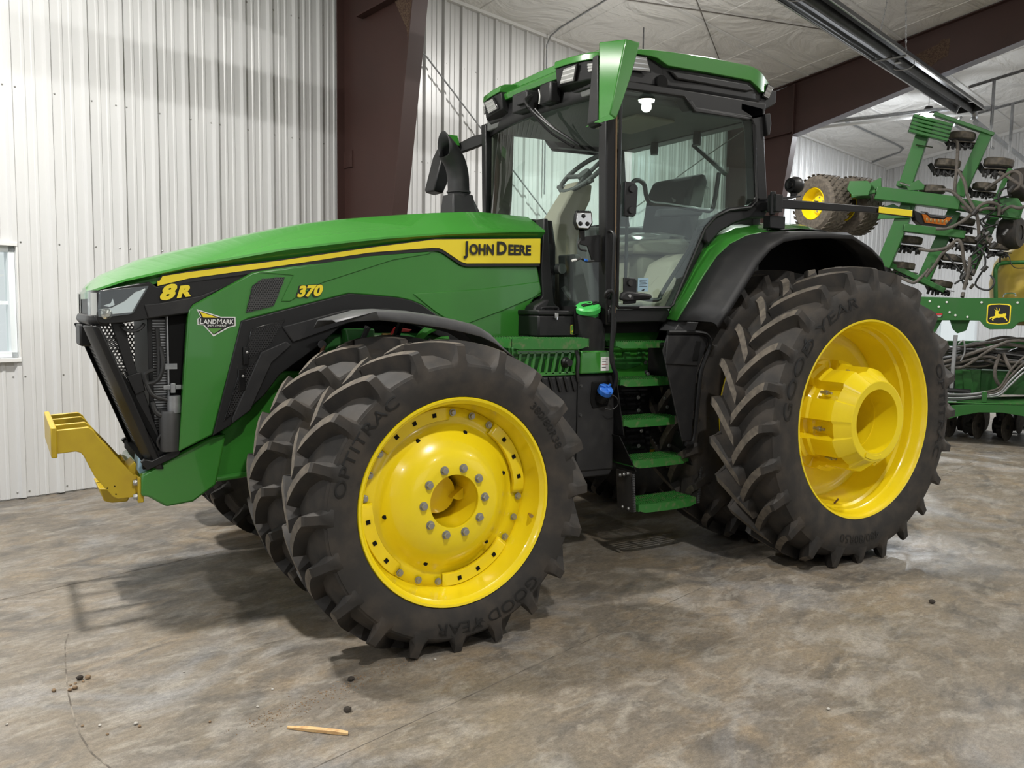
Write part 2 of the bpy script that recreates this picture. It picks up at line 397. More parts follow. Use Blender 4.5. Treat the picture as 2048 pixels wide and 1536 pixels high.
# window at the left edge
wi = MB().box(WX0, WX1, -.005, .10, WZ0, WZ0+.05).box(WX0, WX1, -.005, .10, WZ1-.05, WZ1).box(WX0, WX0+.05, -.005, .10, WZ0, WZ1).box(WX1-.05, WX1, -.005, .10, WZ0, WZ1)
wi = wi.build('window_1', M['window_frame'], bevel=.004); inb(wi); tag(wi, 'white framed window in the ribbed metal side wall', 'window', kind='structure')
MB().box(WX0+.05, WX1-.05, .05, .056, WZ0+.05, WZ1-.05).build('pane', M['glass_clear'], wi, smooth=0)
MB().box(WX0-.06, WX1+.012, -.055, -.005, WZ0-.035, WZ0).build('window_sill', M['trim_white'], wi, bevel=.004)
MB().box(WX0-.06, WX1+.012, -.05, -.005, WZ1, WZ1+.03).build('head_trim', M['trim_white'], wi, bevel=.004)
MB().box(WX1, WX1+.012, -.045, -.005, WZ0, WZ1).build('jamb_trim', M['trim_white'], wi)
MB().box(WX0+.05, WX1-.05, .035, .05, 1.655, 1.685).build('meeting_rail', M['window_frame'], wi)

# ---------------------------------------------------------------- steel frames
def steel_frame(s, label, detail):
    e = inb(empty('steel_frame', label=label, cat='column', group='brown steel frames of the shed'), (s, -.04, 0))
    def ti(z): return .54 + .148*z
    ZH = 4.80; TH = ti(ZH); TE = 9.95
    def rb(t): return ZH + .265*(t-TH) if t < 5.2 else ZH+.265*(5.2-TH)+.20*(t-5.2)
    # web of the column and the haunch
    MB().prism([(-.0, 0), (-ti(0), 0), (-TH, ZH), (-TH, ceil_z(TH)-.03), (0, 5.40)], -.006, .006, 'x').build('column_web', M['brown_steel'], e, smooth=0)
    mb = MB(); L = [[(x, -t+dy, z) for x, dy in ((-.10, 0), (.10, 0), (.10, -.014), (-.10, -.014))] for t, z in ((ti(0), 0), (TH, ZH))]; mb.loft(L).build('column_flange', M['brown_steel'], e, smooth=0)
    MB().box(-.10, .10, -.012, 0, 0, 5.4).build('outer_flange', M['brown_steel'], e, smooth=0)
    ts = [TH, 3.0, 5.2, TE]
    MB().prism([(-t, rb(t)) for t in ts] + [(-t, ceil_z(t)-.03) for t in reversed(ts)], -.006, .006, 'x').build('rafter_web', M['brown_steel'], e, smooth=0)
    mb = MB(); mb.loft([[(x, -t, rb(t)+dz) for x, dz in ((-.10, 0), (.10, 0), (.10, -.014), (-.10, -.014))] for t in ts]).build('rafter_flange', M['rafter_lit'], e, smooth=0)
    mb = MB(); mb.loft([[(x, -t, ceil_z(t)-.022+dz) for x, dz in ((-.10, 0), (.10, 0), (.10, -.014), (-.10, -.014))] for t in (0.02, TE)]).build('top_flange', M['brown_steel'], e, smooth=0)
    # splice plate and stiffener
    MB().box(-.10, .10, -TH-.01, -TH+.012, ZH, ceil_z(TH)-.06).build('splice_plate', M['brown_steel'], e, smooth=0)
    mb = MB(); mb.loft([[(x, -t, z+dz) for x, dz in ((-.10, 0), (-.006, 0), (-.006, -.014), (-.10, -.014))] for t, z in ((.34, 4.76), (TH-.03, 4.86))]).build('stiffener', M['brown_steel'], e, smooth=0)
    MB().box(-.1, .1, -ti(0)-.06, .0, 0, .025).build('base_plate', M['brown_steel'], e, smooth=0)
    for z in (.9, 2.1, 3.3):
        MB().box(-.02, -.006, -.16, -.012, z-.09, z+.09).build('girt_clip', M['brown_steel'], e, smooth=0)
    for zz in (5.0, 5.2, 5.4):
        for yy in (-.07, .07):
            MB().lathe([(.016, 0), (.016, -.012), (.001, -.013)], (yy, -TH-.01, zz), 6, 'y').build('bolt', M['brown_steel'], e)
    if detail:
        # insulation foam stuck to the column under the haunch
        pts = [(-.86, 4.83), (-1.20, 4.83), (-1.19, 4.55), (-1.14, 4.20), (-1.11, 4.24), (-1.06, 4.50)]
        MB().prism(pts, -.014, -.0065, 'x').build('overspray_patch', M['overspray'], e, smooth=0)
    else:
        pts = [(-2.95, 5.72), (-3.15, 5.80), (-3.55, 5.92), (-3.60, 5.98), (-3.72, 5.98), (-3.70, 5.72), (-3.58, 5.68), (-3.40, 5.55), (-3.2, 5.56), (-3.0, 5.62)]
        MB().prism(pts, -.010, -.0065, 'x').build('overspray_patch', M['overspray'], e, smooth=0)
    return e
steel_frame(1.52, 'tapered brown steel column beside the tractor hood', True)
steel_frame(10.30, 'brown steel column and rafter beyond the tractor cab', False)

# ---------------------------------------------------------------- lamps
LAMP_LABEL = {(-3.0, 2.7): 'round high bay lamp hung above the tractor nose', (4.98, 2.7): 'round high bay lamp hung above the tractor cab', (12.96, 2.7): 'round high bay lamp hung above the folded seed drill'}
def lamp(i, s, t, watt, colr):
    z = 5.42 if t < 5 else ceil_z(t)-.55
    e = inb(empty('high_bay_lamp', label=LAMP_LABEL.get((s, t), 'round high bay lamp hung over the open floor away from the tractor'), cat='lamp', group='high bay lamps'), (s, -t, z))
    MB().lathe([(.001, .16), (.06, .16), (.08, .12), (.15, .06), (.17, .02), (.17, 0)], n=32, ax='z').build('housing', M['black'], e)
    MB().lathe([(.165, .004), (.15, -.008), (.001, -.012)], n=32, ax='z').build('lens', M['lamp_lens'], e)
    MB().cyl((0, 0, .16), (0, 0, ceil_z(t)-z-.02), .006, 6).build('hanger', M['galv'], e)
    ld = bpy.data.lights.new('lamp_light', 'AREA'); ld.shape = 'DISK'; ld.size = .30; ld.energy = watt; ld.color = colr
    lo = bpy.data.objects.new('lamp_light', ld); link(lo, e); lo.location = (0, 0, -.03)
    pd = bpy.data.lights.new('lamp_glow', 'POINT'); pd.energy = watt*.22; pd.shadow_soft_size = .10; pd.color = colr
    po = bpy.data.objects.new('lamp_glow', pd); link(po, e); po.location = (0, 0, -.13)
for i, (s, t, wt_, cl_) in enumerate(LAMPS): lamp(i, s, t, wt_, cl_)

# ---------------------------------------------------------------- tube heater
HE = inb(empty('tube_heater', label='long dark radiant tube heater hung on chains under the ceiling', cat='heater'), (0, -3.87, 5.0))
def refl(x0, x1, r, zoff=0):
    prof = [(-.20, 0), (-.165, .085), (-.09, .15), (.09, .15), (.165, .085), (.20, 0)]
    mb = MB(); mb.grid([[(x, y*r, z*r+zoff) for y, z in prof] for x in (x0, x1)]); return mb
refl(-8.0, 11.20, 1.08).build('reflector', M['heater_dark'], HE, solid=.006)
for sy in (-1, 1):
    MB().tube([(-8, sy*.216, 0), (11.20, sy*.216, 0)], .010, 8).build('reflector_lip', M['heater_steel'], HE)
MB().tube([(-8, 0, .055), (11.35, 0, .055)], .055, 16).build('burner_tube', M['heater_dark'], HE)
MB().prism([(-.20, 0), (-.165, .085), (-.09, .15), (.09, .15), (.165, .085), (.20, 0)], 11.19, 11.205, 'x').build('end_plate', M['heater_dark'], HE)
MB().tube(smoothpath([(11.25, 0, .055), (11.36, 0, .05), (11.46, 0, .0), (11.47, 0, -.07)], 5), .05, 14).build('exhaust_elbow', M['galv'], HE)
for x in (-2.6, .7, 4.0, 7.35):
    b = MB(); b.tube([(x, -.21, -.004), (x, .21, -.004)], .014, 8); b.build('cross_bar', M['galv'], HE)
    b = MB(); b.box(x+.22, x+.30, -.06, .02, -.012, .0); b.build('bracket_clip', M['steel'], HE, bevel=.003)
    for dx in (.55,):
        MB().tube(smoothpath([(x+dx, -.13, .06), (x+dx, -.12, -.006), (x+dx+.05, 0, -.02), (x+dx, .12, -.006), (x+dx, .13, .06)], 5), .006, 6).build('wire_hanger', M['steel'], HE)
    zc = ceil_z(3.87)-5.0-.02
    for sy in (-1, 1):
        lk = MB()
        P0 = Vector((x, sy*.20, .01)); P1 = Vector((x+.05, sy*.06-.06, zc)); n = 26
        for k in range(n):
            c = P0.lerp(P1, (k+.5)/n); d = (P1-P0).normalized(); a = d.cross(Vector((1, 0, 0) if k % 2 else (0, 1, 0))).normalized()
            L = (P1-P0).length/n*.66
            lk.tube([c+d*L*math.cos(q)+a*.009*math.sin(q) for q in [2*PI*j/8 for j in range(8)]], .0028, 5, closed=True)
        lk.build('chain', M['galv'], HE)
# conduits, rods and cables under the roof
def pipe(name, pts, r, m, label, cat='pipe', n=8, smooth_n=0):
    P = smoothpath(pts, smooth_n) if smooth_n else pts
    o = MB().tube(P, r, n).build(name, M[m]); inb(o); return tag(o, label, cat)
cz = lambda t, d=.03: ceil_z(t)-d
pipe('conduit', [(4.96, -.05, 3.3), (4.96, -.05, 5.35), (4.95, -.12, 5.45), (4.94, -.3, cz(.3)), (4.86, -1.2, cz(1.2)), (4.78, -2.6, cz(2.6))], .011, 'galv', 'thin grey conduit running up the ribbed wall and across the ceiling', 'conduit')
pipe('cable', [(5.60, -1.95, cz(1.95, .05)), (8.1, -1.0, cz(1.0, .05)), (10.2, -.2, 5.44)], .007, 'cable', 'dark cable crossing the ceiling diagonally behind the cab roof', 'cable')
pipe('bracing_rod', [(5.0, -1.30, cz(1.3, .06)), (6.9, -1.95, cz(1.95, .06)), (8.9, -2.62, cz(2.62, .06)), (10.25, -3.05, cz(3.05, .1))], .009, 'cable', 'long dark roof bracing rod under the vinyl ceiling', 'rod')
pipe('bracing_rod', [(1.62, -.10, 5.15), (2.66, -.10, 4.68), (6.5, -.10, 1.9), (9.0, -.10, .1)], .010, 'galv', 'diagonal steel bracing rod in front of the ribbed wall', 'rod')
pipe('bracing_rod', [(10.36, -.6, 5.2), (9.0, -.35, 4.4), (6.5, -.12, 3.0)], .010, 'cable', 'dark bracing rod beside the far steel column', 'rod')
pipe('gas_pipe', [(10.6, -.9, 5.05), (12.9, -2.85, 5.49), (14.0, -3.6, 5.62)], .035, 'galv', 'grey gas pipe running along under the far ceiling', 'pipe')
pipe('gas_pipe', [(10.6, -.7, 4.98), (12.9, -2.7, 5.40), (14.0, -3.5, 5.52)], .028, 'trim_white', 'white pipe running along beneath the grey gas pipe', 'pipe')
pipe('conduit', [(12.6, -.93, cz(.93)), (16.6, -.93, cz(.93)), (17.2, -.90, cz(.9)), (17.45, -.75, cz(.75)), (17.56, -.05, 5.45)], .022, 'galv', 'grey conduit bent along the far ceiling above the ribbed wall', 'conduit')
pipe('heater_pipe', [(11.55, -3.87, 4.90), (14.6, -4.0, 4.68), (18.5, -4.2, 4.61)], .045, 'galv', 'long grey flue pipe sloping away behind the heater end', 'pipe')
pipe('door_rail', [(11.7, -3.60, 5.04), (13.2, -3.1, 5.22), (16.5, -3.0, 5.3)], .025, 'galv', 'thin grey rail beyond the end of the tube heater', 'rail')
# perforated angle hangers
def angle_hanger(p, q, up, label):
    o = MB().bar(p, q, .05, .006, up); o.bar(p, q, .006, .05, up)
    o = o.build('angle_hanger', M['galv'], smooth=0); inb(o); tag(o, label, 'hanger', 'perforated angle hangers'); return o
def bslot(o, p, q, n):
    mb = MB(); P0 = Vector(p); P1 = Vector(q); d = (P1-P0)/n
    for k in range(n):
        c = P0+d*(k+.5); mb.bar(c-d*.25, c+d*.25, .02, .012)
    mb.build('slots', M['black_matte'], o, smooth=0)['kind'] = 'stuff'
h1 = [((11.60, -4.10, 4.45), (11.60, -4.10, 5.55)), ((11.68, -3.70, 5.52), (11.68, -4.75, 5.70)), ((12.85, -4.12, 4.55), (12.85, -4.12, 5.42)), ((12.93, -3.45, 5.32), (12.93, -4.75, 5.52))]
for i, (p, q) in enumerate(h1):
    o = angle_hanger(p, q, (1, 0, 0), ['upright perforated steel angle beside the heater end', 'level perforated steel angle above the heater end', 'upright perforated steel angle beyond the heater end', 'level perforated steel angle beyond the heater end'][i]); bslot(o, p, q, 18)
# ---------------------------------------------------------------- the tractor and its wheels
TR_ = empty('tractor', (0, 1.63, 0), 0, 'green tractor with yellow dual wheels and a glazed black cab', 'tractor')
HF, HR_, WB = .74, .973, 3.05
def tyre(Rl, Rc, Rr, W, wr, nl, hub, delta, lw, seed):
    """carcass with chevron lugs; axis y, near face at -y. Rl lug circle, Rc tread base, Rr bead, W section width, wr bead width"""
    aS = W*.43
    prof = [(Rr-.012, wr/2-.03), (Rr, wr/2), (Rr+.018, wr/2+.006), (Rr+(Rc-Rr)*.30, W*.485), (Rr+(Rc-Rr)*.52, W*.5), (Rr+(Rc-Rr)*.70, W*.485), (Rc-.062, aS+.018), (Rc-.050, aS+.012), (Rc-.046, aS-.004), (Rc-.028, aS-.030), (Rc-.006, aS*.5), (Rc, 0)]
    full = prof + [(r, -a) for r, a in prof[-2::-1]]
    mb = MB(); mb.lathe(full, n=96)
    rr = random.Random(seed)
    def sidea(r):
        tab = [(p[0], p[1]) for p in prof[:8]]; return interp(tab, r)
    for side in (-1, 1):
        for k in range(nl):
            ph0 = 2*PI*(k + (.5 if side > 0 else 0))/nl
            st = []   # stations: (a_top, r_top, a_base, r_base, phi, half width top, half width base)
            for i, u in enumerate((0, .1, .25, .4, .55, .7, .85, .97)):
                a = -.012 + (aS+.012)*u
                dr = (Rl-Rc*1.0)
                rt = Rl - .016*u*u
                rb = interp([(0, Rc), (.5, Rc-.006), (.8, Rc-.026), (1, Rc-.046)], u) - .010
                ph = ph0 + delta*(1-u)**1.35
                slope = delta*1.35*max(1-u, .02)**.35/(aS+.012)*Rl
                k_ = math.sqrt(1+slope*slope)*.82
                w0 = lw*(.95 if u < .1 else 1.0)*(1+.22*u)
                st.append((a, rt, a, rb, ph, w0*k_*.5, (w0+.034)*k_*.5))
            e = st[-1]
            st.append((aS+.014, Rl-.024, aS-.01, Rc-.05, ph0-.002, lw*.50, lw*1.05))
            r1 = Rc-.050; st.append((sidea(r1)+.016, r1+.026, sidea(r1)-.012, r1-.012, ph0-.003, lw*.52, lw*1.35))
            r2 = Rc-.082; st.append((sidea(r2)+.006, r2+.008, sidea(r2)-.010, r2, ph0-.004, lw*.75, lw*1.7))
            r3 = Rc-.104; st.append((sidea(r3)-.003, r3, sidea(r3)-.012, r3, ph0-.004, lw*1.3, lw*1.9))
            vs = []
            for at, rt, ab, rb, ph, wt, wb in st:
                for sg, r, a, w in ((-1, rb, ab, wb), (-1, rt, at, wt), (1, rt, at, wt), (1, rb, ab, wb)):
                    q = ph + sg*w/Rl
                    vs.append((r*math.cos(q), side*a, r*math.sin(q)))
            n = len(st)
            for c in range(3):
                mb.mi = 1 if c == 1 else 0
                mb.add([], [])
                o = len(mb.v) if c == 0 else o0
                if c == 0: mb.v += vs; o0 = o
                for i in range(n-1):
                    mb.f.append([o0+4*i+c, o0+4*i+c+1, o0+4*(i+1)+c+1, o0+4*(i+1)+c]); mb.m.append(1 if (c == 1 and i < 7) else 0)
            mb.f.append([o0, o0+1, o0+2, o0+3]); mb.m.append(0)
            mb.mi = 0
    # the part of the tread that stands on the floor is pressed flat
    out = []
    for x, y, z in mb.v:
        if z < -hub+.004: z = -hub+.004 + max(-.004, (z+hub)*.02)
        out.append((x, y, z))
    mb.v = out
    return mb, prof
def ring_text(words, prof, side=-1):
    """raised words around a sidewall; words: (text, size, radius, centre angle, bold)"""
    mb = MB(); tab = [(p[0], p[1]) for p in prof[:8]]
    for txt, size, r0, ac, bold, extra in words:
        vs, fs = text_polys(txt, size, bold)
        if not vs: continue
        x0 = min(v[0] for v in vs); x1 = max(v[0] for v in vs); V = []
        for x, y, z in vs:
            q = R(ac) - ((x-(x0+x1)/2)*extra)/(r0+size*.35); r = r0+y
            V.append((r*math.cos(q), side*(interp(tab, r)+.005), r*math.sin(q)))
        mb.add(V, fs)
    return mb
def hexbolt(mb, x, y, z, r=.018, h=.018, ax='y', sg=-1):
    """hex head with washer standing on the plane y, pointing sg"""
    mb.lathe([(.0005, sg*.004), (r*1.25, sg*.004), (r*1.25, 0)], (x, y, z), 16, ax)
    mb.lathe([(.0005, sg*h), (r*.8, sg*h), (r, sg*(h-.004)), (r, 0)], (x, y, z), 6, ax)
def polar(r, deg): return r*math.cos(R(deg)), r*math.sin(R(deg))

tyf, pff = tyre(.782, .722, .516, .385, .345, 20, HF, .230, .044, 1)
tyr, prf = tyre(1.020, .952, .668, .485, .435, 24, HR_, .230, .048, 2)
ME_TF = tyf.mesh('tyre', [M['rubber'], M['rubber_worn']], 38)
ME_TR = tyr.mesh('tyre', [M['rubber'], M['rubber_worn']], 38)

def part(me, name, parent):
    o = bpy.data.objects.new(name, me); return link(o, parent)
# --- front wheel
def front_rim(root, full):
    w = .1675
    prof = [(.512, -w), (.508, -w-.006), (.500, -w-.004), (.494, -w+.010), (.482, -w+.022), (.478, -w+.06), (.470, -w+.10), (.456, -w+.13), (.450, -.01), (.448, .05), (.470, .09), (.478, w-.03), (.494, w-.010), (.508, w+.006), (.512, w)]
    MB().lathe(prof, n=96).build('rim', M['yellow'], root, solid=.006)
    A = -.030
    # ring segments welded into the rim, carrying the square holes
    for g in range(4):
        c = 115+90*g
        mb = MB(); rows = []
        for k in range(17):
            d = c-27+54*k/16; up = min(1, min(k, 16-k)/2.5)
            rows.append([(*polar(r, d), A-.014*up+dz) for r, dz in ((.388, .012), (.392, 0), (.446, 0), (.452, .012))])
        mb.grid([[(x, a, z) for x, z, a in rw] for rw in rows]); mb.build('rim_lug', M['yellow'], root, solid=.01)
        for d in (c-15, c, c+15):
            x, z = polar(.420, d); t = R(d)
            q = MB(); q.box(-.010, .010, -.001, .008, -.010, .010); q.xf(Matrix.Translation((x, A-.019-.002, z)) @ Matrix.Rotation(-t, 4, 'Y'))
            q.build('square_hole_dark', M['black_matte'], root, smooth=0)  # solid black block painted as the dark inside the hole
    # dished disc with four lobes
    mb = MB(); n = 160; rows = []
    for k in range(n+1):
        d = 360*k/n
        dl = min(abs(((d-70) % 90)), 90-abs(((d-70) % 90)))
        t = max(0, min(1, (25-dl)/5)); t = t*t*(3-2*t)
        ro = .394 + .052*t
        ra = [(.131, -.118), (.134, -.127), (.150, -.127), (.200, -.124), (.235, -.114), (.272, -.096), (.305, -.070), (.335, -.040), (.362, -.018), (.384, -.012), (ro, -.022 if t > .5 else -.012)]
        rows.append([(*polar(r, d), a) for r, a in ra])
    mb.weld = True; mb.grid([[(x, a, z) for x, z, a in rw] for rw in rows]); mb.build('wheel_disc', M['yellow'], root, solid=.008)
    for g in range(4):
        for j in (-15, 0, 15):
            x, z = polar(.424, 70+90*g+j); b = MB(); hexbolt(b, x, -.027, z, .0145, .016); b.build('rim_bolt', M['steel'], root)
    for k in range(10):
        x, z = polar(.166, 2+36*k); b = MB(); hexbolt(b, x, -.130, z, .0175, .022); b.build('hub_bolt', M['steel'], root)
    MB().lathe([(.131, -.120), (.131, .02), (.128, .05), (.128, .42)], n=40).build('hub_bore', M['yellow'], root)
    MB().lathe([(.0005, .40), (.128, .40)], n=32).build('bore_end', M['yellow'], root)
    for d in (73, 118, 190, 250, 312, 17):
        x, z = polar(.335, d); MB().lathe([(.0005, -.052), (.010, -.052), (.010, -.036)], (x, 0, z), 12).build('vent_hole_dark', M['black_matte'], root)  # black discs put the shade of the holes into colour
    x, z = polar(.470, -15)
    v = MB(); v.cyl((x, -.09, z), (x-.012, -.125, z), .006, 8); v.cyl((x-.012, -.125, z), (x-.016, -.14, z), .010, 8); v.build('valve_stem', M['brass'], root)
    MB().prism([(.06, -.02), (.128, .03), (.128, -.028), (.10, -.034)], .02, .10).build('bore_key', M['yellow'], root)
def plain_rim(root, w, r):
    prof = [(r+.012, -w), (r+.006, -w-.006), (r, -w-.004), (r-.012, -w+.015), (r-.025, -w+.06), (r-.05, -.02), (r-.05, .06), (r-.025, w-.06), (r-.012, w-.015), (r, w+.004), (r+.012, w)]
    MB().lathe(prof, n=72).build('rim', M['yellow'], root, solid=.006)
    MB().lathe([(r-.05, .02), (r*.75, .03), (r*.55, -.02), (.13, -.04), (.0005, -.04)], n=64).build('wheel_disc', M['yellow'], root, solid=.01)
def wheel(name, x, y, z, me, mirror):
    e = bpy.data.objects.new(name, None); e.empty_display_size = .2; link(e, TR_); e.location = (x, y, z)
    if mirror: e.scale = (1, -1, 1)
    part(me, 'tyre', e); return e
YFO, YFI, YRO, YRI = -1.465, -.800, -1.420, -.735
fo = wheel('front_wheel', 0, YFO, HF, ME_TF, False); front_rim(fo, True)
for wd_ in (('GOOD YEAR', .082, .585, -73, .0, 1.3), ('OPTITRAC', .080, .585, 147, .0, 1.4), ('380/80R38', .056, .592, 36, .0, 1.2)):
    ring_text([wd_], pff).build('sidewall_lettering', M['rubber_letter'], fo, smooth=0)
def wingfoot(a, r, s):
    mb = MB(); pts = [(-.5, .55), (-.1, .35), (.15, .75), (.45, .9), (.3, .45), (.5, .1), (.15, .2), (-.05, .0), (-.35, .15), (-.15, .25)]
    V = []
    for x, y in pts:
        q = R(a)-x*s/r; rr = r+y*s; V.append((rr*math.cos(q), 0, rr*math.sin(q)))
    return V
for root, a, r, s, pf in ((fo, -79, .595, .05, pff),):
    V = wingfoot(a, r, s); tab = [(p[0], p[1]) for p in pf[:8]]
    V = [(x, -(interp(tab, math.hypot(x, z))+.003), z) for x, y, z in V]
    MB().add(V, [list(range(len(V)))]).build('winged_foot_emblem', M['rubber_letter'], root, smooth=0)
fi = wheel('front_wheel', 0, YFI, HF, ME_TF, False); plain_rim(fi, .1675, .500)
for y in (-YFI, -YFO):
    q = wheel('front_wheel', 0, y, HF, ME_TF, True)
    for ch in fi.children:
        if ch.name.startswith(('rim', 'wheel_disc')): link(ch.copy(), q)
# --- rear wheel
def rear_rim(root):
    w = .212
    prof = [(.668, -w), (.664, -w-.006), (.656, -w-.004), (.649, -w+.012), (.638, -w+.028), (.634, -w+.07), (.622, -w+.085), (.620, -w+.14), (.606, -w+.155), (.604, -w+.21), (.590, .02), (.586, .08), (.575, .10), (.575, .15), (.60, w-.02), (.656, w+.004), (.668, w)]
    MB().lathe(prof, n=112).build('rim', M['yellow'], root, solid=.006)
    MB().lathe([(.580, .13), (.55, .155), (.50, .165), (.40, .16), (.34, .15), (.20, .15)], n=96).build('wheel_disc', M['yellow'], root, solid=.012)
    # wedge hub cast with eight pockets
    mb = MB(); n = 192; A = [.16, .12, .10, .085, .04, .025, .0, -.015, -.03, -.05, -.165, -.185, -.205, -.300, -.302, -.298, -.20, .0, .16]
    rows = []
    for k in range(n+1):
        d = 360*k/n; dl = abs(((d-10+22.5) % 45)-22.5); dl2 = abs(((d-32+22.5) % 45)-22.5)
        p = max(0, min(1, (10.5-dl)/1.0)); p2 = max(0, min(1, (7-dl2)/1.2))
        rr = []
        for a in A[:14]:
            if a > .09: r = .385
            elif a > .03: r = .385-.07*p
            elif a > -.02: r = .362-.07*p
            elif a > -.16: r = .350 - .072*p
            elif a > -.19: r = .350 - .062*p
            elif a > -.25: r = .345 - .020*p
            else: r = .268
            rr.append((r, a))
        rr += [(.262, -.302), (.212, -.298), (.208, -.20), (.190, -.05), (.188, .16)]
        rows.append([(r*math.cos(R(d)), a, r*math.sin(R(d))) for r, a in rr])
    mb.weld = True; mb.grid(rows); mb.build('wedge_hub', M['yellow'], root, smooth=22)
    MB().lathe([(.208, -.13), (.196, -.132), (.196, -.12)], n=64).build('bore_ring', M['yellow'], root)
    MB().lathe([(.0005, .10), (.188, .10)], n=48).build('axle_end', M['yellow'], root)
    MB().lathe([(.0005, .06), (.09, .06), (.10, .08), (.10, .10)], n=32).build('axle_shaft_end', M['steel_dark'], root)
    for k in range(8):
        x, z = polar(.318, 10+45*k)
        b = MB(); b.cyl((x, -.05, z), (x, -.135, z), .0095, 8); b.lathe([(.0005, -.018), (.017, -.018), (.019, 0)], (x, -.085, z), 6); b.build('wedge_bolt', M['steel'], root)
    pl = MB(); rows = []
    for k in range(9):
        d = -118+44*k/8*.9; rows.append([(*polar(r, d), a) for r, a in ((.222, -.303), (.224, -.307), (.252, -.307), (.254, -.303))])
    pl.grid([[(x, a, z) for x, z, a in rw] for rw in rows]); pl.build('cast_plate', M['yellow'], root)
    x, z = polar(.616, 128); MB().cyl((x*1.0, -.115, z*1.0), (x*1.04, -.115, z*1.04), .026, 16).build('round_hole_dark', M['black_matte'], root)  # black plug stands for the dark of the hole
    x, z = polar(.60, -93); v = MB(); v.cyl((x, -.02, z), (x, -.05, z+.035), .007, 8); v.build('valve_stem', M['rust'], root)
ro_ = wheel('rear_wheel', WB, YRO, HR_, ME_TR, False); rear_rim(ro_)
for wd_ in (('GOOD YEAR', .110, .765, 140, .0, 1.65), ('OPTITRAC', .095, .775, 2, .0, 1.55), ('480/80R50', .078, .770, -93, .0, 1.2)):
    ring_text([wd_], prf).build('sidewall_lettering', M['rubber_letter'], ro_, smooth=0)
V = wingfoot(143, .79, .085); tab = [(p[0], p[1]) for p in prf[:8]]
MB().add([(x, -(interp(tab, math.hypot(x, z))+.003), z) for x, y, z in V], [list(range(len(V)))]).build('winged_foot_emblem', M['rubber_letter'], ro_, smooth=0)
ri = wheel('rear_wheel', WB, YRI, HR_, ME_TR, False); plain_rim(ri, .2125, .652)
for y in (-YRI, -YRO):
    q = wheel('rear_wheel', WB, y, HR_, ME_TR, True)
    for ch in ri.children:
        if ch.name.startswith(('rim', 'wheel_disc')): link(ch.copy(), q)
# axles
MB().cyl((WB, -1.30, HR_), (WB, 1.30, HR_), .065, 20).build('rear_axle_shaft', M['steel_dark'], TR_)
ax = MB(); ax.loft([[(x, y, z+HF) for x, z in ((-.13, -.13), (.13, -.13), (.15, .12), (-.15, .12))] for y in (-.34, .34)]); ax.build('front_axle_housing', M['green_dark'], TR_, bevel=.02)
for s in (-1, 1):
    MB().cyl((0, s*.30, HF), (0, s*1.40, HF), .10, 20).build('front_hub', M['yellow'], TR_)
    MB().cyl((0, s*.52, HF-.18), (0, s*.52, HF+.22), .09, 16).build('king_pin_housing', M['green_dark'], TR_)
    MB().cyl((.26, s*.1, HF+.02), (.26, s*.5, HF+.02), .035, 12).build('steering_cylinder', M['green_dark'], TR_)
# ---------------------------------------------------------------- hood and nose (tractor frame: x to the rear, y across, z up)
top_t = [(-1.465, 1.750), (-1.44, 1.778), (-1.39, 1.822), (-1.194, 1.915), (-.914, 1.998), (-.699, 2.062), (-.358, 2.153), (-.054, 2.208), (.268, 2.252), (.577, 2.292), (.841, 2.312), (1.227, 2.303)]
cre_t = [(-1.465, 1.738), (-1.31, 1.80), (-1.15, 1.843), (-.99, 1.885), (-.515, 1.992), (.016, 2.079), (.538, 2.142), (1.169, 2.193)]
ban_t = [(-1.465, 1.727), (-1.13, 1.82), (-1.0, 1.848), (-.52, 1.927), (.008, 2.024), (.419, 2.093), (1.165, 2.139)]
wid_t = [(-1.465, .25), (-1.44, .32), (-1.38, .385), (-1.25, .42), (-1.1, .445), (-.5, .465), (.3, .475), (1.2, .49)]
xs = [-1.465, -1.455, -1.44, -1.41, -1.38, -1.34, -1.30, -1.25, -1.2, -1.1, -1.0, -.85, -.7, -.5, -.3, -.1, .1, .3, .5, .7, .85, 1.0, 1.1, 1.205]
loops = []
for x in xs:
    zt, zc, zb, w_ = interp(top_t, x), interp(cre_t, x), interp(ban_t, x), interp(wid_t, x)
    h = [(x, -w_+.012, zb-.03), (x, -w_+.014, zb), (x, -w_-.026, zc-.012), (x, -w_-.020, zc), (x, -w_+.19-.06*max(0, -1.2-x)/.3, zt-.008), (x, -.10, zt+.006)]
    loops.append(h + [(a, -b, c) for a, b, c in reversed(h)])
MB().loft(loops).build('hood', M['green'], TR_, smooth=28)
# lower lip of the hood above the headlamps, closing the nose
def tab_xz(tab, xs_): return [(x, interp(tab, x)) for x in xs_]
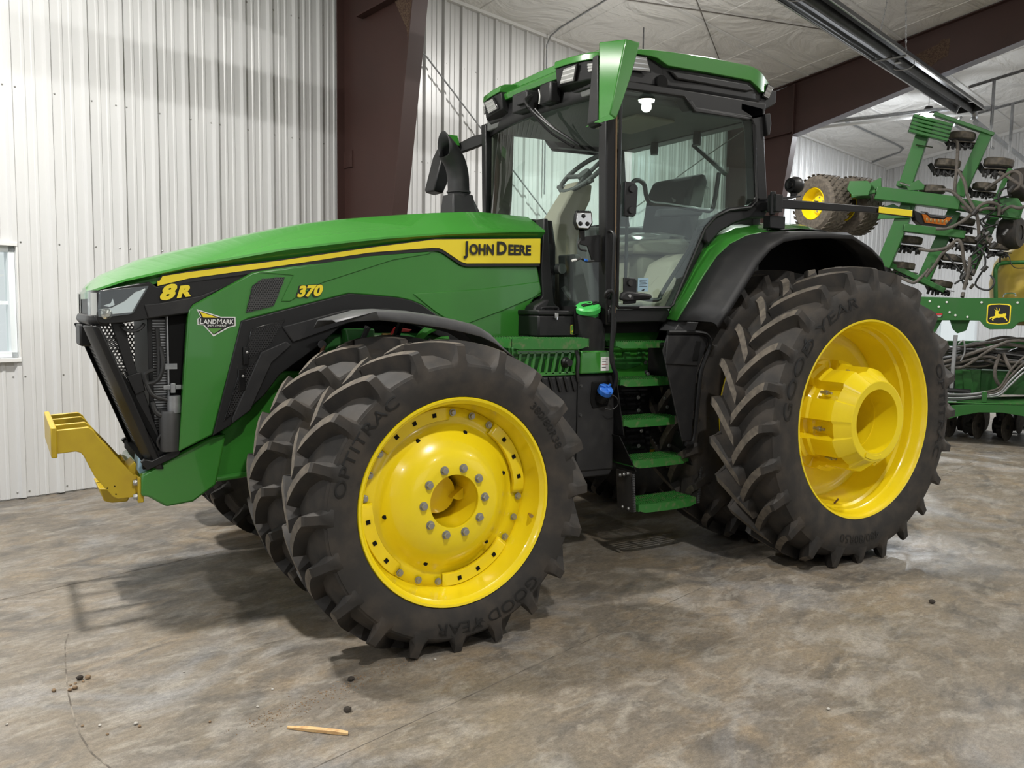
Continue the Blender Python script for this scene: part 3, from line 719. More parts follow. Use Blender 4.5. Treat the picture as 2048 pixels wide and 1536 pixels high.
# yellow side band with black border
def band(o=0.0, lift=0.0):
    tp = [(-1.135+o*.4, 1.820+o), (-1.0, 1.846+o), (-.52, 1.925+o), (.008, 2.022+o), (.419, 2.091+o), (1.168+o, 2.137+o)]
    bt = [(1.178+o, 1.977-o), (.622-o*.4, 1.955-o), (.458-o*.6, 2.041-o), (.40, 2.040-o), (.008, 1.994-o), (-.522, 1.896-o), (-1.0, 1.813-o), (-1.155-o, 1.769-o)]
    return tp+bt
def yside(x): return -interp(wid_t, x)
def strip(pts_top, pts_bot, off, mt, name, parent):
    """a thin sheet following the hood's side, between two edge lines"""
    X = sorted(set([round(p[0], 3) for p in pts_top+pts_bot])); mb = MB(); rows = []
    for x in X:
        zt = interp(pts_top, x); zb = interp(pts_bot, x); y = yside(x)-off
        rows.append([(x, y, zb), (x, y, zt)])
    n = len(rows); vs = [p for r in rows for p in r] + [(p[0], p[1]+.012, p[2]) for r in rows for p in r]
    fs = []
    for k in range(n-1):
        fs += [(2*k, 2*k+2, 2*k+3, 2*k+1), (2*n+2*k, 2*n+2*k+1, 2*n+2*k+3, 2*n+2*k+2), (2*k, 2*n+2*k, 2*n+2*k+2, 2*k+2), (2*k+1, 2*k+3, 2*n+2*k+3, 2*n+2*k+1)]
    fs += [(0, 1, 2*n+1, 2*n), (2*n-2, 4*n-2, 4*n-1, 2*n-1)]
    mb.add(vs, fs); return mb.build(name, mt, parent, smooth=30)
bt_top = [(-1.145, 1.795), (-1.130, 1.820), (-1.0, 1.846), (-.52, 1.925), (.008, 2.022), (.419, 2.091), (1.176, 2.137)]
bt_bot = [(-1.155, 1.769), (-1.0, 1.813), (-.522, 1.896), (.008, 1.994), (.40, 2.040), (.450, 2.041), (.480, 2.030), (.600, 1.964), (.640, 1.955), (1.178, 1.977)]
for sgn in (1,):
    bd = strip(bt_top, bt_bot, .012, M['yellow_decal'], 'side_band', TR_)
    bd2 = strip([(a-.004, b+.006) for a, b in bt_top], [(a, b-.020) for a, b in bt_bot], .007, M['decal_black'], 'band_border', TR_)
mirrored(bd, TR_); mirrored(bd2, TR_)
# lettering on the tractor's side
def word(runs, x0, y, z0, mname, parent, slant=0.0, rise=0.0, name='lettering', ysc=1.0, border=None):
    """runs of (text, size, bold); laid along x at the plane y, reading from the left side"""
    mb = MB(); x = x0
    for txt, size, bold, sx in runs:
        vs, fs = text_polys(txt, size, bold)
        if vs:
            w_ = max(v[0] for v in vs)
            mb.add([(x+(v[0]+v[1]*slant)*sx, y, z0+v[1]*ysc+(x+v[0]*sx-x0)*rise) for v in vs], fs); x += (w_+size*.085)*sx
        else: x += size*.32*sx
    return mb.build(name, M[mname], parent, smooth=0, solid=.002), x


def fitword(runs, x0, x1, y, z0, mname, parent, **kw):
    o, xe = word(runs, 0, y, z0, mname, parent, **kw); me = o.data
    a = min(v.co.x for v in me.vertices); b = max(v.co.x for v in me.vertices); k = (x1-x0)/(b-a)
    for v in me.vertices: v.co.x = x0+(v.co.x-a)*k
    return o
fitword([('J', .112, .0036, 1), ('OHN', .088, .0032, 1)], .612, .828, -.5035, 2.012, 'decal_black', bd, rise=.03, name='brand_lettering')
fitword([('D', .112, .0036, 1), ('EERE', .088, .0032, 1)], .850, 1.105, -.5035, 2.022, 'decal_black', bd, rise=.02, name='brand_lettering')
# engine side shields
YS = -.470
def panel(name, pts, y0, y1, m, parent=TR_, bevel=.006, mir=True, smooth=35):
    o = MB().prism(pts, y0, y1).build(name, M[m], parent, bevel=bevel, smooth=smooth)
    if mir and parent is TR_: mirrored(o, TR_)
    return o
shield = [(-.672, 1.858), (-.52, 1.888), (.008, 1.985), (.40, 2.032), (.470, 2.020), (.600, 1.946), (.640, 1.938), (1.176, 1.960), (1.190, 1.90), (1.215, 1.80), (1.216, 1.768), (1.155, 1.745), (1.118, 1.70), (1.095, 1.60), (1.062, 1.452), (1.045, 1.36), (.955, 1.36), (.90, 1.39), (.80, 1.44), (.62, 1.53), (.422, 1.636), (.34, 1.69), (.27, 1.715), (.183, 1.731), (.02, 1.742), (-.125, 1.749), (-.499, 1.652), (-.70, 1.600), (-.732, 1.575), (-.760, 1.47), (-.897, .972), (-1.072, .893), (-1.014, 1.594), (-1.006, 1.645), (-.985, 1.675), (-.769, 1.800)]
sh = panel('engine_shield', shield, YS-.004, YS+.05, 'green', bevel=.010)
# raised shape lines pressed into the shield
panel('shield_crease', [(-.64, 1.855), (-.30, 1.915), (.008, 1.972), (.38, 2.018), (.40, 2.005), (.15, 1.955), (-.28, 1.81), (-.47, 1.70), (-.52, 1.70), (-.45, 1.846)], YS-.010, YS, 'green', bevel=.004)
panel('shield_swage', [(.28, 1.76), (.75, 1.80), (1.12, 1.85), (1.19, 1.86), (1.208, 1.79), (1.14, 1.75), (1.06, 1.72), (.90, 1.66), (.60, 1.56), (.44, 1.645), (.36, 1.70)], YS-.012, YS, 'green', bevel=.005)
# hood intake with mesh
mesh_poly = [(-.676, 1.782), (-.622, 1.820), (-.498, 1.835), (-.560, 1.676), (-.713, 1.636)]
vb = panel('intake_vent', mesh_poly, YS-.013, YS-.004, 'black', bevel=.002)
vg = MB()
def inpoly(x, z, P):
    c = False; j = len(P)-1
    for i in range(len(P)):
        if (P[i][1] > z) != (P[j][1] > z) and x < (P[j][0]-P[i][0])*(z-P[i][1])/(P[j][1]-P[i][1])+P[i][0]: c = not c
        j = i
    return c
def perf(mb, P, place, pitch, thick=.004):
    """a sheet of hexagonal holes cut to the outline P (x,z); place(x,z,d) gives the 3-D point, d = 0 front, 1 back"""
    xs_ = [p[0] for p in P]; zs_ = [p[1] for p in P]
    j = 0; z = min(zs_)
    while z < max(zs_):
        x = min(xs_) + (pitch/2 if j % 2 else 0)
        while x < max(xs_):
            if inpoly(x, z, P):
                o = len(mb.v); ro = pitch*.5774; ri = pitch*.36
                for r in (ro, ri):
                    for k in range(6):
                        a = PI/6+k*PI/3; mb.v.append(tuple(place(x+r*math.cos(a), z+r*math.sin(a))))
                for k in range(6):
                    q = (k+1) % 6; mb.f.append([o+k, o+q, o+6+q, o+6+k]); mb.m.append(0)
            x += pitch
        z += pitch*.866; j += 1
    return mb
perf(vg, mesh_poly, lambda x, z: (x, YS-.015, z), .013).build('vent_mesh', M['steel_dark'], vb, smooth=0)
# model numbers
a8, xx = word([('8', .105, .006, 1.30), ('R', .082, .005, 1.25)], -1.150, -.468, 1.697, 'yellow_decal', TR_, slant=.25, rise=.17, name='model_number')
n3, xx = word([('370', .083, .0042, 1.12)], -.432, -.484, 1.728, 'yellow_decal', TR_, slant=.25, rise=.08, name='model_number')
n3b, xx = word([('370', .083, .0085, 1.12)], -.435, -.4822, 1.727, 'decal_black', n3, slant=.25, rise=.08, name='number_outline')
# dealer's triangle sticker
def flat(name, pts, y, m, parent): return MB().prism(pts, y-.0012, y).build(name, M[m], parent, smooth=0)
st0 = flat('dealer_sticker', [(-.969, 1.652), (-.845, 1.612), (-.768, 1.612), (-.768, 1.562), (-.800, 1.555), (-.885, 1.506), (-.936, 1.566), (-.966, 1.568), (-.966, 1.600), (-.950, 1.610)], -.475, 'decal_white', TR_)
flat('sticker_black', [(-.960, 1.643), (-.845, 1.606), (-.774, 1.606), (-.774, 1.567), (-.805, 1.560), (-.884, 1.515), (-.931, 1.570), (-.961, 1.573), (-.961, 1.598), (-.946, 1.612)], -.4765, 'decal_black', st0)
flat('sticker_yellow', [(-.952, 1.637), (-.860, 1.607), (-.936, 1.607)], -.478, 'yellow_decal', st0)
flat('sticker_green', [(-.915, 1.549), (-.840, 1.549), (-.884, 1.520)], -.478, 'decal_green', st0)
fitword([('L', .040, .001, 1), ('AND', .033, .0008, 1), ('M', .040, 0, 1), ('ARK', .033, .0008, 1)], -.955, -.780, -.4785, 1.574, 'decal_white', st0, name='sticker_lettering', slant=.1)
fitword([('IMPLEMENT', .018, 0, 1)], -.915, -.815, -.4785, 1.5575, 'decal_white', st0, name='sticker_lettering', slant=.1)
# black surround of lamps and number
sur = [(-1.432, 1.738), (-1.195, 1.790), (-1.160, 1.765), (-1.0, 1.800), (-.66, 1.858), (-.672, 1.845), (-.769, 1.790), (-.985, 1.668), (-1.005, 1.627), (-1.211, 1.595), (-1.301, 1.578), (-1.41, 1.570), (-1.44, 1.578), (-1.447, 1.60)]
mb = MB(); mb.prism(sur, -.452, -.40)
sur_o = mb.build('lamp_surround', M['black'], TR_, bevel=.008); mirrored(sur_o, TR_)
panel('surround_ridge', [(-1.224, 1.672), (-1.149, 1.681), (-.945, 1.724), (-.80, 1.785), (-.985, 1.672), (-1.005, 1.630), (-1.205, 1.600)], -.463, -.45, 'black_plastic', bevel=.006)
# chin bar across the nose
lp = []
for y in (-.43, -.38, -.30, 0, .30, .38, .43):
    dx = .045 if abs(y) > .4 else (-.002 if abs(y) < .35 else .008)
    lp.append([(-1.472+dx, y, 1.562), (-1.488+dx, y, 1.585), (-1.478+dx, y, 1.615), (-1.43+dx, y, 1.615), (-1.43+dx, y, 1.562)])
MB().loft(lp).build('chin_bar', M['black'], TR_, bevel=.006)
MB().box(-1.462, -1.40, -.30, .30, 1.60, 1.74).build('nose_plate', M['black'], TR_, bevel=.01)
# headlamps
hl = [(-1.432, 1.738), (-1.38, 1.744), (-1.20, 1.770), (-1.205, 1.755), (-1.278, 1.625), (-1.300, 1.618), (-1.42, 1.602), (-1.440, 1.606), (-1.443, 1.64)]
h0 = MB().prism(hl, -.457, -.44).build('headlamp', M['black_gloss'], TR_, bevel=.003)
MB().prism([(-1.436, 1.645), (-1.38, 1.652), (-1.315, 1.688), (-1.265, 1.735), (-1.212, 1.755), (-1.282, 1.630), (-1.375, 1.620), (-1.40, 1.635)], -.459, -.456).build('reflector', M['lamp_reflector'], h0, bevel=.002)
MB().prism([(-1.415, 1.663), (-1.38, 1.676), (-1.37, 1.70), (-1.362, 1.668), (-1.385, 1.657)], -.459, -.456).build('reflector_fin', M['lamp_reflector'], h0, smooth=0)
MB().lathe([(.0005, -.018), (.018, -.014), (.03, 0)], (-1.40, -.455, 1.624), 20).build('low_beam', M['lamp_reflector'], h0)
ln = MB(); ln.prism([(x, z) for x, z in hl], -.474, -.470); ln.build('lens', M['glass_clear'], h0, bevel=.0015)
h1 = mirrored(h0, TR_)
for ch in h0.children: mirrored(ch, h1)
# front face lamp wrap
for s in (-1, 1):
    PL = [(-1.425, .470), (-1.448, .455), (-1.462, .43), (-1.471, .39), (-1.476, .33), (-1.477, .26)]
    MB().grid([[(x+.012, s*(y-.012), z) for x, y in PL] for z in (1.602, 1.74)]).build('nose_corner', M['black_gloss'], TR_)
    nl = MB(); nl.grid([[(x, s*y, z) for x, y in PL[:-1]] for z in (1.608, 1.733)]); nl.build('corner_lens', M['glass_clear'], h0 if s < 0 else h1, smooth=60)
    MB().grid([[(x+.006, s*(y-.006), z) for x, y in PL[1:4]] for z in (1.614, 1.728)]).build('light_guide', M['lamp_reflector'], h0 if s < 0 else h1)
# grille: sloping front screen, corner posts, bottom tray
def gx(z): return -1.490 + (1.54-z)*(.280/.74)     # slope of the grille front
gp = [(-.36, .80), (.36, .80), (.40, 1.55), (-.40, 1.55)]
perf(MB(), gp, lambda y, z: (gx(z)+.02, y, z), .028).build('front_screen', M['black'], TR_, smooth=0)
for s in (-1, 1):
    mb = MB(); L = []
    for z in (1.56, 1.44, 1.2, 1.0, .80):
        x = gx(z); wd = .30 - .12*(1.56-z)/.76
        L.append([(x-.004, s*.30, z), (x+.004, s*.37, z), (x+.034, s*.430, z), (x+.066, s*.437, z), (x+.072, s*.42, z), (x+.045, s*.38, z), (x+.012, s*.31, z)])
    mb.loft(L).build('corner_post', M['black'], TR_, bevel=.006)
    # side screens: near one stands open, far one closed
    L = [[(gx(z)+.045, s*.432, z), (gx(z)+.050, s*.436, z), (gx(z)+.075+.02*(z-.8), s*.437, z), (gx(z)+.075+.02*(z-.8), s*.428, z)] for z in (1.56, .80)]
scr = [(-1.43, 1.56), (-1.02, 1.56), (-1.08, .90), (-1.16, .84)]
for s in (1,):
    perf(MB(), scr, lambda x, z: (x, .432, z), .021).build('side_screen', M['grey_plastic'], TR_, smooth=0)
strp = [(-1.440, 1.56), (-1.365, 1.56), (-1.19, .97), (-1.185, .86), (-1.20, .86)]
perf(MB(), strp, lambda x, z: (x, -.415+(x-gx(z))*.35, z), .020).build('side_screen', M['steel_dark'], TR_, smooth=0)
MB().loft([[(-1.375, -.40, 1.575), (-1.315, -.40, 1.575), (-1.315, -.36, 1.575), (-1.375, -.36, 1.575)], [(-1.318, -.40, 1.36), (-1.268, -.40, 1.36), (-1.268, -.36, 1.36), (-1.318, -.36, 1.36)], [(-1.215, -.40, 1.0), (-1.172, -.40, 1.03), (-1.172, -.36, 1.03), (-1.215, -.36, 1.0)], [(-1.170, -.40, .86), (-1.125, -.40, .88), (-1.125, -.36, .88), (-1.170, -.36, .86)]]).build('grille_strut', M['black'], TR_, bevel=.004)
MB().bar((-1.335, -.38, 1.30), (-1.15, -.38, .90), .03, .05, (0, 1, 0)).build('grille_strut', M['black_matte'], TR_, bevel=.004)
MB().prism([(-1.31, 1.30), (-1.24, 1.32), (-1.22, 1.22), (-1.27, 1.20)], -.41, -.36).build('strut_bracket', M['black'], TR_, bevel=.004)
MB().box(-1.497, -1.44, -.05, .22, 1.44, 1.56).build('radar_sensor', M['black_plastic'], TR_, bevel=.012)
# tray at the grille foot
tr = [(-1.255, .845), (-1.225, .80), (-1.075, .862), (-1.060, .875), (-1.052, .96), (-1.066, .965), (-1.075, .905), (-1.20, .85), (-1.235, .86)]
panel('grille_tray', tr, -.44, -.40, 'black', bevel=.004)
MB().box(-1.24, -1.06, -.40, .40, .80, .845).build('tray_floor', M['black_matte'], TR_)
# cooler pack behind the screens
MB().box(-1.175, -1.10, -.36, .36, .95, 1.60).build('cooler_core', M['steel_dark'], TR_, bevel=.003)
fin = MB()
for k in range(44): z = .96+k*.0145; fin.box(-1.178, -1.105, -.366, -.360, z, z+.006)
fin.build('cooler_fins', M['galv'], TR_, smooth=0)['kind'] = 'stuff'
MB().box(-1.10, -1.00, -.40, .40, .90, 1.62).build('cooler_shroud', M['black_matte'], TR_, bevel=.006)
MB().box(-1.20, -1.175, -.38, -.355, .92, 1.60).build('cooler_tube', M['black'], TR_, bevel=.004)
MB().box(-1.108, -1.10, -.402, -.36, .90, 1.62).build('shroud_edge', M['galv'], TR_)
cz_ = MB(); cz_.lathe([(.0005, .0), (.052, 0), (.055, .02), (.055, .20), (.05, .215), (.0005, .215)], (-1.105, -.415, .895), 20, 'z'); cz_.build('receiver_canister', M['steel_dark'], TR_)
MB().cyl((-1.085, -.43, 1.10), (-1.085, -.43, 1.19), .035, 16).build('filter_canister', M['galv'], TR_)
for z in (1.235, 1.015):
    b = MB(); b.box(-1.135, -1.045, -.432, -.424, z-.012, z+.012); b.box(-1.10, -1.075, -.44, -.424, z-.03, z+.022); b.build('shroud_latch', M['galv'], TR_, bevel=.003)
MB().prism([(-1.12, 1.33), (-1.06, 1.33), (-1.06, 1.36), (-1.12, 1.36)], -.405, -.402).build('cooler_plate', M['galv'], TR_, smooth=0)
def hose(pts, r, m='hose_black', name='hose', parent=TR_, n=8, k=6): return MB().tube(smoothpath(pts, k), r, n).build(name, M[m], parent)
hose([(-1.33, -.40, 1.56), (-1.30, -.43, 1.535), (-1.25, -.43, 1.54), (-1.22, -.41, 1.57)], .009)
hose([(-1.14, -.41, 1.45), (-1.135, -.43, 1.35), (-1.16, -.43, 1.28), (-1.21, -.42, 1.26), (-1.22, -.42, 1.31), (-1.18, -.42, 1.33)], .012)
hose([(-1.22, -.42, 1.27), (-1.19, -.43, 1.20), (-1.12, -.43, 1.17), (-1.07, -.42, 1.17)], .011)
hose([(-1.19, -.42, 1.16), (-1.17, -.43, 1.10), (-1.10, -.44, 1.07), (-1.06, -.42, 1.06)], .014)
hose([(-1.16, -.42, 1.12), (-1.14, -.43, 1.02), (-1.17, -.43, .95), (-1.15, -.42, .90)], .008)
hose([(-1.155, -.40, 1.55), (-1.15, -.41, 1.4), (-1.155, -.42, 1.3)], .012)
for z in (1.075, 1.105):
    MB().lathe([(.0005, -.006), (.017, -.006), (.02, 0)], (-1.085-.3*(z-1.075), -.445, 1.065), 14).build('hose_coupler', M['brass'], TR_)
MB().tube(smoothpath([(-1.125, -.43, .905), (-1.125, -.44, .95), (-1.11, -.44, .955), (-1.11, -.43, .91)], 4), .007, 8).build('tray_hook', M['chrome'], TR_)
# ---------------------------------------------------------------- front support casting, weight bracket
fr = [(-1.252, .773), (-1.058, .876), (-.897, .955), (-.800, .995), (-.69, 1.07), (-.585, 1.192), (-.52, 1.28), (-.40, 1.28), (-.50, 1.0), (-.66, .72), (-.719, .703), (-.871, .686), (-.994, .603), (-1.132, .590), (-1.218, .652), (-1.255, .661)]
fs_ = MB()
fs_.prism(fr[:3]+[(-.814, .965), (-.871, .686)]+fr[12:], -.42, .42)
fs_.build('front_support', M['green'], TR_, bevel=.012)
fs2 = MB(); fs2.prism([(-.83, .975), (-.69, 1.07), (-.585, 1.192), (-.50, 1.30), (-.30, 1.30), (-.45, .95), (-.60, .74), (-.719, .70), (-.88, .69)], -.36, .36); fs2.build('front_frame', M['green'], TR_, bevel=.012)
MB().tube([(-.86, -.37, .71), (-.66, -.37, .725), (-.5, -.36, .74)], .018, 10).build('frame_edge_tube', M['green'], TR_)
MB().prism([(-1.262, .79), (-1.255, .86), (-1.215, .80), (-1.205, .765), (-1.245, .755)], -.36, -.20).build('masking_cover', M['light_blue'], TR_, bevel=.006)
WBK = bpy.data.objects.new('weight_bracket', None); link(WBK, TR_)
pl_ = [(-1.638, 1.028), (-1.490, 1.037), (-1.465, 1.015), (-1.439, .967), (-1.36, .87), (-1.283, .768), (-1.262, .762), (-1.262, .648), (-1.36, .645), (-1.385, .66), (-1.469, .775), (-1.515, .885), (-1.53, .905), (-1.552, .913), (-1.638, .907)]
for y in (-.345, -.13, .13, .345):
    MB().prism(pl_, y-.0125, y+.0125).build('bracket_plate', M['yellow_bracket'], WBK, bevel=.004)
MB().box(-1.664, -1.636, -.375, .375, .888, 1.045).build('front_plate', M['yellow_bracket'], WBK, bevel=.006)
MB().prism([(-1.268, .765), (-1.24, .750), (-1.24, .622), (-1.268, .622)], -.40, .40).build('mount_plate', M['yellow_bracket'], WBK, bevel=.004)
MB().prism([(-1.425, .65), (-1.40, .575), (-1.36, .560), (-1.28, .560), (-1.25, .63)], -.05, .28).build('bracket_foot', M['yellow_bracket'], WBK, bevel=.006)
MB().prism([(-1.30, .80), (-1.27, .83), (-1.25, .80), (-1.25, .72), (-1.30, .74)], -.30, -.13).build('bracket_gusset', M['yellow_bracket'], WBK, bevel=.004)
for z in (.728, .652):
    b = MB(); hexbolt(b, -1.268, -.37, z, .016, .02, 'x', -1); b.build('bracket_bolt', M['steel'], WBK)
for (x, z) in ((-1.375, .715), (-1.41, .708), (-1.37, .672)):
    MB().lathe([(.0005, -.0135), (.004, -.0135), (.004, 0)], (x, -.345, z), 8).build('bracket_hole_dark', M['black_matte'], WBK)  # black dots painted for the shade in the drilled holes
# ---------------------------------------------------------------- black wheel-arch shield with two screens
arch = [(-.740, 1.592), (-.700, 1.602), (-.499, 1.656), (-.125, 1.753), (.02, 1.746), (.183, 1.735), (.27, 1.719), (.34, 1.694), (.43, 1.64), (.60, 1.55), (.75, 1.46), (.72, 1.40), (.40, 1.52), (.18, 1.62), (0.0, 1.645), (-.13, 1.60), (-.30, 1.455), (-.533, 1.29), (-.618, 1.181), (-.806, 1.018), (-.899, .969)]
panel('arch_shield', arch, -.487, -.44, 'black', bevel=.006)
# ribs and screens on it
for P in ([(-.690, 1.545), (-.655, 1.560), (-.50, 1.600), (-.585, 1.46), (-.735, 1.365)], [(-.755, 1.315), (-.605, 1.400), (-.62, 1.36), (-.70, 1.16), (-.845, 1.045)]):
    q = panel('shield_screen_frame', P, -.496, -.487, 'black_gloss', bevel=.003, mir=False)
    perf(MB(), [(x*.94+(-.66)*.06, z*.94+1.35*.06) for x, z in P], lambda x, z: (x, -.4985, z), .014).build('shield_screen', M['black_plastic'], q, smooth=0)
panel('shield_rib', [(-.52, 1.56), (-.15, 1.66), (.10, 1.67), (.28, 1.65), (.12, 1.62), (-.12, 1.585), (-.46, 1.47)], -.500, -.487, 'black_plastic', bevel=.008, mir=False)
panel('shield_rib', [(-.64, 1.42), (-.50, 1.48), (-.47, 1.455), (-.58, 1.36), (-.70, 1.10), (-.80, 1.03), (-.80, 1.06)], -.503, -.487, 'black_plastic', bevel=.006, mir=False)
for x, z, w_, h_ in ((-.722, 1.40, .014, .05), (-.745, 1.27, .018, .06)):
    MB().box(x-w_, x+w_, -.505, -.49, z-h_, z+h_).build('shield_hinge', M['black_gloss'], TR_, bevel=.003)
    MB().lathe([(.0005, -.008), (.007, -.006), (.008, 0)], (x+.005, -.505, z+.02), 10).build('hinge_bolt', M['steel'], TR_)
# engine and front chassis seen under the fender
MB().box(-.95, 1.30, -.33, .33, .80, 1.80).build('engine_block', M['black_matte'], TR_, bevel=.02)
MB().box(-.25, .62, -.42, -.33, 1.20, 1.52).build('engine_side', M['green_dark'], TR_, bevel=.02)
MB().box(-.35, 2.6, -.30, .30, .62, .95).build('chassis', M['green_dark'], TR_, bevel=.03)
MB().prism([(-.12, 1.35), (.02, 1.35), (.02, 1.55), (-.16, 1.55)], -.52, -.42).build('fender_bracket', M['green_dark'], TR_, bevel=.01)
hose([(.22, -.50, 1.30), (.26, -.52, 1.42), (.33, -.52, 1.52), (.42, -.50, 1.56)], .026, 'green', 'coolant_pipe')
hose([(.32, -.50, 1.30), (.37, -.52, 1.42), (.42, -.52, 1.475), (.50, -.52, 1.49)], .016, 'green', 'coolant_pipe')
hose([(-.10, -.50, 1.30), (-.07, -.51, 1.45), (-.02, -.51, 1.56)], .02, 'hose_black', 'hose')
hose([(-.33, -.52, 1.30), (-.31, -.53, 1.40), (-.29, -.52, 1.45)], .012, 'rust', 'hose')
MB().lathe([(.0005, 0), (.022, 0), (.024, .015), (.0005, .02)], (-.30, -.53, 1.46), 14, 'y').build('hose_end', M['grey_plastic'], TR_)
MB().prism([(.10, 1.50), (.14, 1.56), (.24, 1.545), (.22, 1.53), (.13, 1.53)], -.56, -.52).build('pink_cover', M['decal_red'], TR_, bevel=.004)
MB().cyl((.06, -.53, 1.51), (.12, -.53, 1.51), .014, 10).build('brass_fitting', M['brass'], TR_)
for x in (.36, .42, .30):
    b = MB(); hexbolt(b, x, -.423, 1.47, .012, .012); b.build('engine_bolt', M['steel'], TR_)
# ---------------------------------------------------------------- front fenders
def front_fender(s):
    pr = [(-.36, 1.603), (-.15, 1.662), (.05, 1.653), (.21, 1.632), (.36, 1.605), (.47, 1.580), (.545, 1.540), (.61, 1.48), (.68, 1.41)]
    mb = MB(); rows = []
    for i, (x, z) in enumerate(pr):
        d = .010+.055*min(1, (i)/1.2) - (.0 if i < 7 else .02*(i-6)); e = .03 if i == 0 else 0
        rows.append([(x-.015, s*.60, z-.05), (x, s*.63, z-.006), (x, s*(.90-e), z), (x+.004, s*(.952-e), z-.012), (x+.012+.02*(i > 5), s*(.975-e*3), z-d)])
    mb.grid(rows); return mb.build('front_fender', M['grey_plastic'], TR_, solid=.008, smooth=28)
front_fender(-1); front_fender(1)
for s in (-1, 1): hose([(.05, s*.45, 1.15), (.08, s*.60, 1.40), (.10, s*.72, 1.60)], .02, 'black', 'fender_arm')
# ---------------------------------------------------------------- cab frame
def pan(name, pts, y0, y1, m, bevel=.006, mir=True, parent=TR_):
    o = MB().prism(pts, y0, y1).build(name, M[m], parent, bevel=bevel)
    if mir and parent is TR_: mirrored(o, TR_)
    return o
# front posts
for s in (-1, 1):
    L = [[(x0, s*.815, z), (x1, s*.825, z), (x1, s*.745, z), (x0-.005, s*.735, z)] for x0, x1, z in ((1.492, 1.572, 1.58), (1.480, 1.560, 2.0), (1.462, 1.545, 2.6), (1.452, 1.535, 3.12))]
    MB().loft(L).build('front_post', M['black'], TR_, bevel=.010)
    MB().loft([[(x, s*.828, z), (x+.007, s*.832, z), (x+.007, s*.80, z), (x, s*.80, z)] for x, z in ((1.548, 1.66), (1.518, 3.06))]).build('post_seal', M['clod_tan'], TR_)
# rear posts with the swept foot over the fender
cp = [(2.60, 3.075), (2.70, 3.045), (2.735, 2.98), (2.790, 2.50), (2.775, 2.45), (2.70, 2.410), (2.52, 2.385), (2.40, 2.330), (2.306, 2.257), (2.311, 2.165), (2.345, 2.135), (2.46, 2.235), (2.60, 2.300), (2.75, 2.345), (2.89, 2.355), (2.925, 2.42), (2.915, 2.46), (2.870, 2.80), (2.835, 3.13), (2.60, 3.14)]
pan('rear_post', cp, -.835, -.74, 'black', .014)
pan('rear_post_trim', [(2.715, 3.0), (2.772, 2.50), (2.755, 2.465), (2.70, 2.43), (2.50, 2.40), (2.40, 2.345), (2.41, 2.33), (2.52, 2.375), (2.70, 2.40), (2.785, 2.44), (2.805, 2.50), (2.75, 2.99)], -.848, -.83, 'black_gloss', .004)
# roof rails and sill
pan('roof_rail', [(1.46, 3.06), (2.075, 3.088), (2.150, 3.020), (2.72, 3.028), (2.84, 3.06), (2.86, 3.16), (1.46, 3.13)], -.835, -.74, 'black', .008)
pan('rail_grip', [(2.09, 3.07), (2.16, 3.005), (2.66, 3.015), (2.70, 3.035), (2.17, 3.035), (2.125, 3.08)], -.862, -.83, 'black_plastic', .006)
pan('cab_sill', [(1.50, 1.595), (1.985, 1.605), (2.02, 1.66), (2.00, 1.690), (1.50, 1.683)], -.83, -.70, 'black', .008)
pan('cab_lower_rail', [(1.985, 1.60), (2.03, 1.68), (2.10, 1.80), (2.30, 2.17), (2.335, 2.25), (2.37, 2.23), (2.32, 2.10), (2.14, 1.78), (2.04, 1.605)], -.80, -.70, 'black', .006)
MB().prism([(1.30, 1.52), (2.95, 1.55), (2.95, 1.66), (1.45, 1.66), (1.30, 1.70)], -.74, .74).build('cab_floor', M['black_matte'], TR_)
MB().prism([(2.86, 1.66), (2.95, 1.66), (2.95, 2.40), (2.86, 2.40)], -.74, .74).build('cab_back_wall', M['cab_grey'], TR_, bevel=.01)
MB().box(1.52, 2.9, .72, .76, 1.6, 2.15).build('cab_side_wall', M['cab_grey'], TR_)
# windscreen: one curved pane between the front posts
def wsx(y, z=2.0): return 1.245 + .46*y*y + max(0, z-2.25)*.20*(1-(y/.76)**2)
rows = []
for z in (1.70, 2.0, 2.3, 2.6, 2.85, 3.07):
    rows.append([(wsx(y, z), y, z) for y in [-.76+1.52*k/24 for k in range(25)]])
MB().grid(rows).build('windscreen', M['glass'], TR_, smooth=60)
mb = MB(); mb.grid([[(wsx(y, z)-.006, y, z) for y in [-.76+1.52*k/24 for k in range(25)]] for z in (3.03, 3.10, 3.20)]); mb.build('windscreen_header', M['black'], TR_, solid=.012)
mb = MB(); mb.loft([[(wsx(y)-.09, y, 1.30), (wsx(y)+.02, y, 1.30), (wsx(y)+.015, y, z1), (wsx(y)-.09, y, z1)] for y, z1 in ((-.43, 2.10), (-.40, 2.27), (-.25, 2.29), (.25, 2.29), (.40, 2.27), (.43, 2.1))]); mb.build('cowl', M['black_gloss'], TR_)
pan('cowl_side', [(1.10, 1.40), (1.15, 1.70), (1.205, 1.765), (1.19, 1.95), (1.205, 2.27), (1.235, 2.27), (1.262, 1.95), (1.295, 1.72), (1.33, 1.69), (1.50, 1.69), (1.50, 1.58), (1.30, 1.50)], -.50, -.40, 'black', .006)
for s in (-1, 1):
    MB().prism([(1.50, 1.66), (1.50, 3.08), (1.70, 3.08), (1.69, 2.55), (1.66, 2.25), (1.68, 1.66)], s*.735, s*.715).build('post_trim', M['cab_grey'] if s < 0 else M['cab_olive'], TR_, bevel=.01) if s > 0 else None
pan('cowl_trim', [(1.03, 1.40), (1.045, 1.62), (1.085, 1.70), (1.16, 1.74), (1.20, 1.74), (1.14, 1.62), (1.10, 1.40)], -.60, -.48, 'black_plastic', .012)
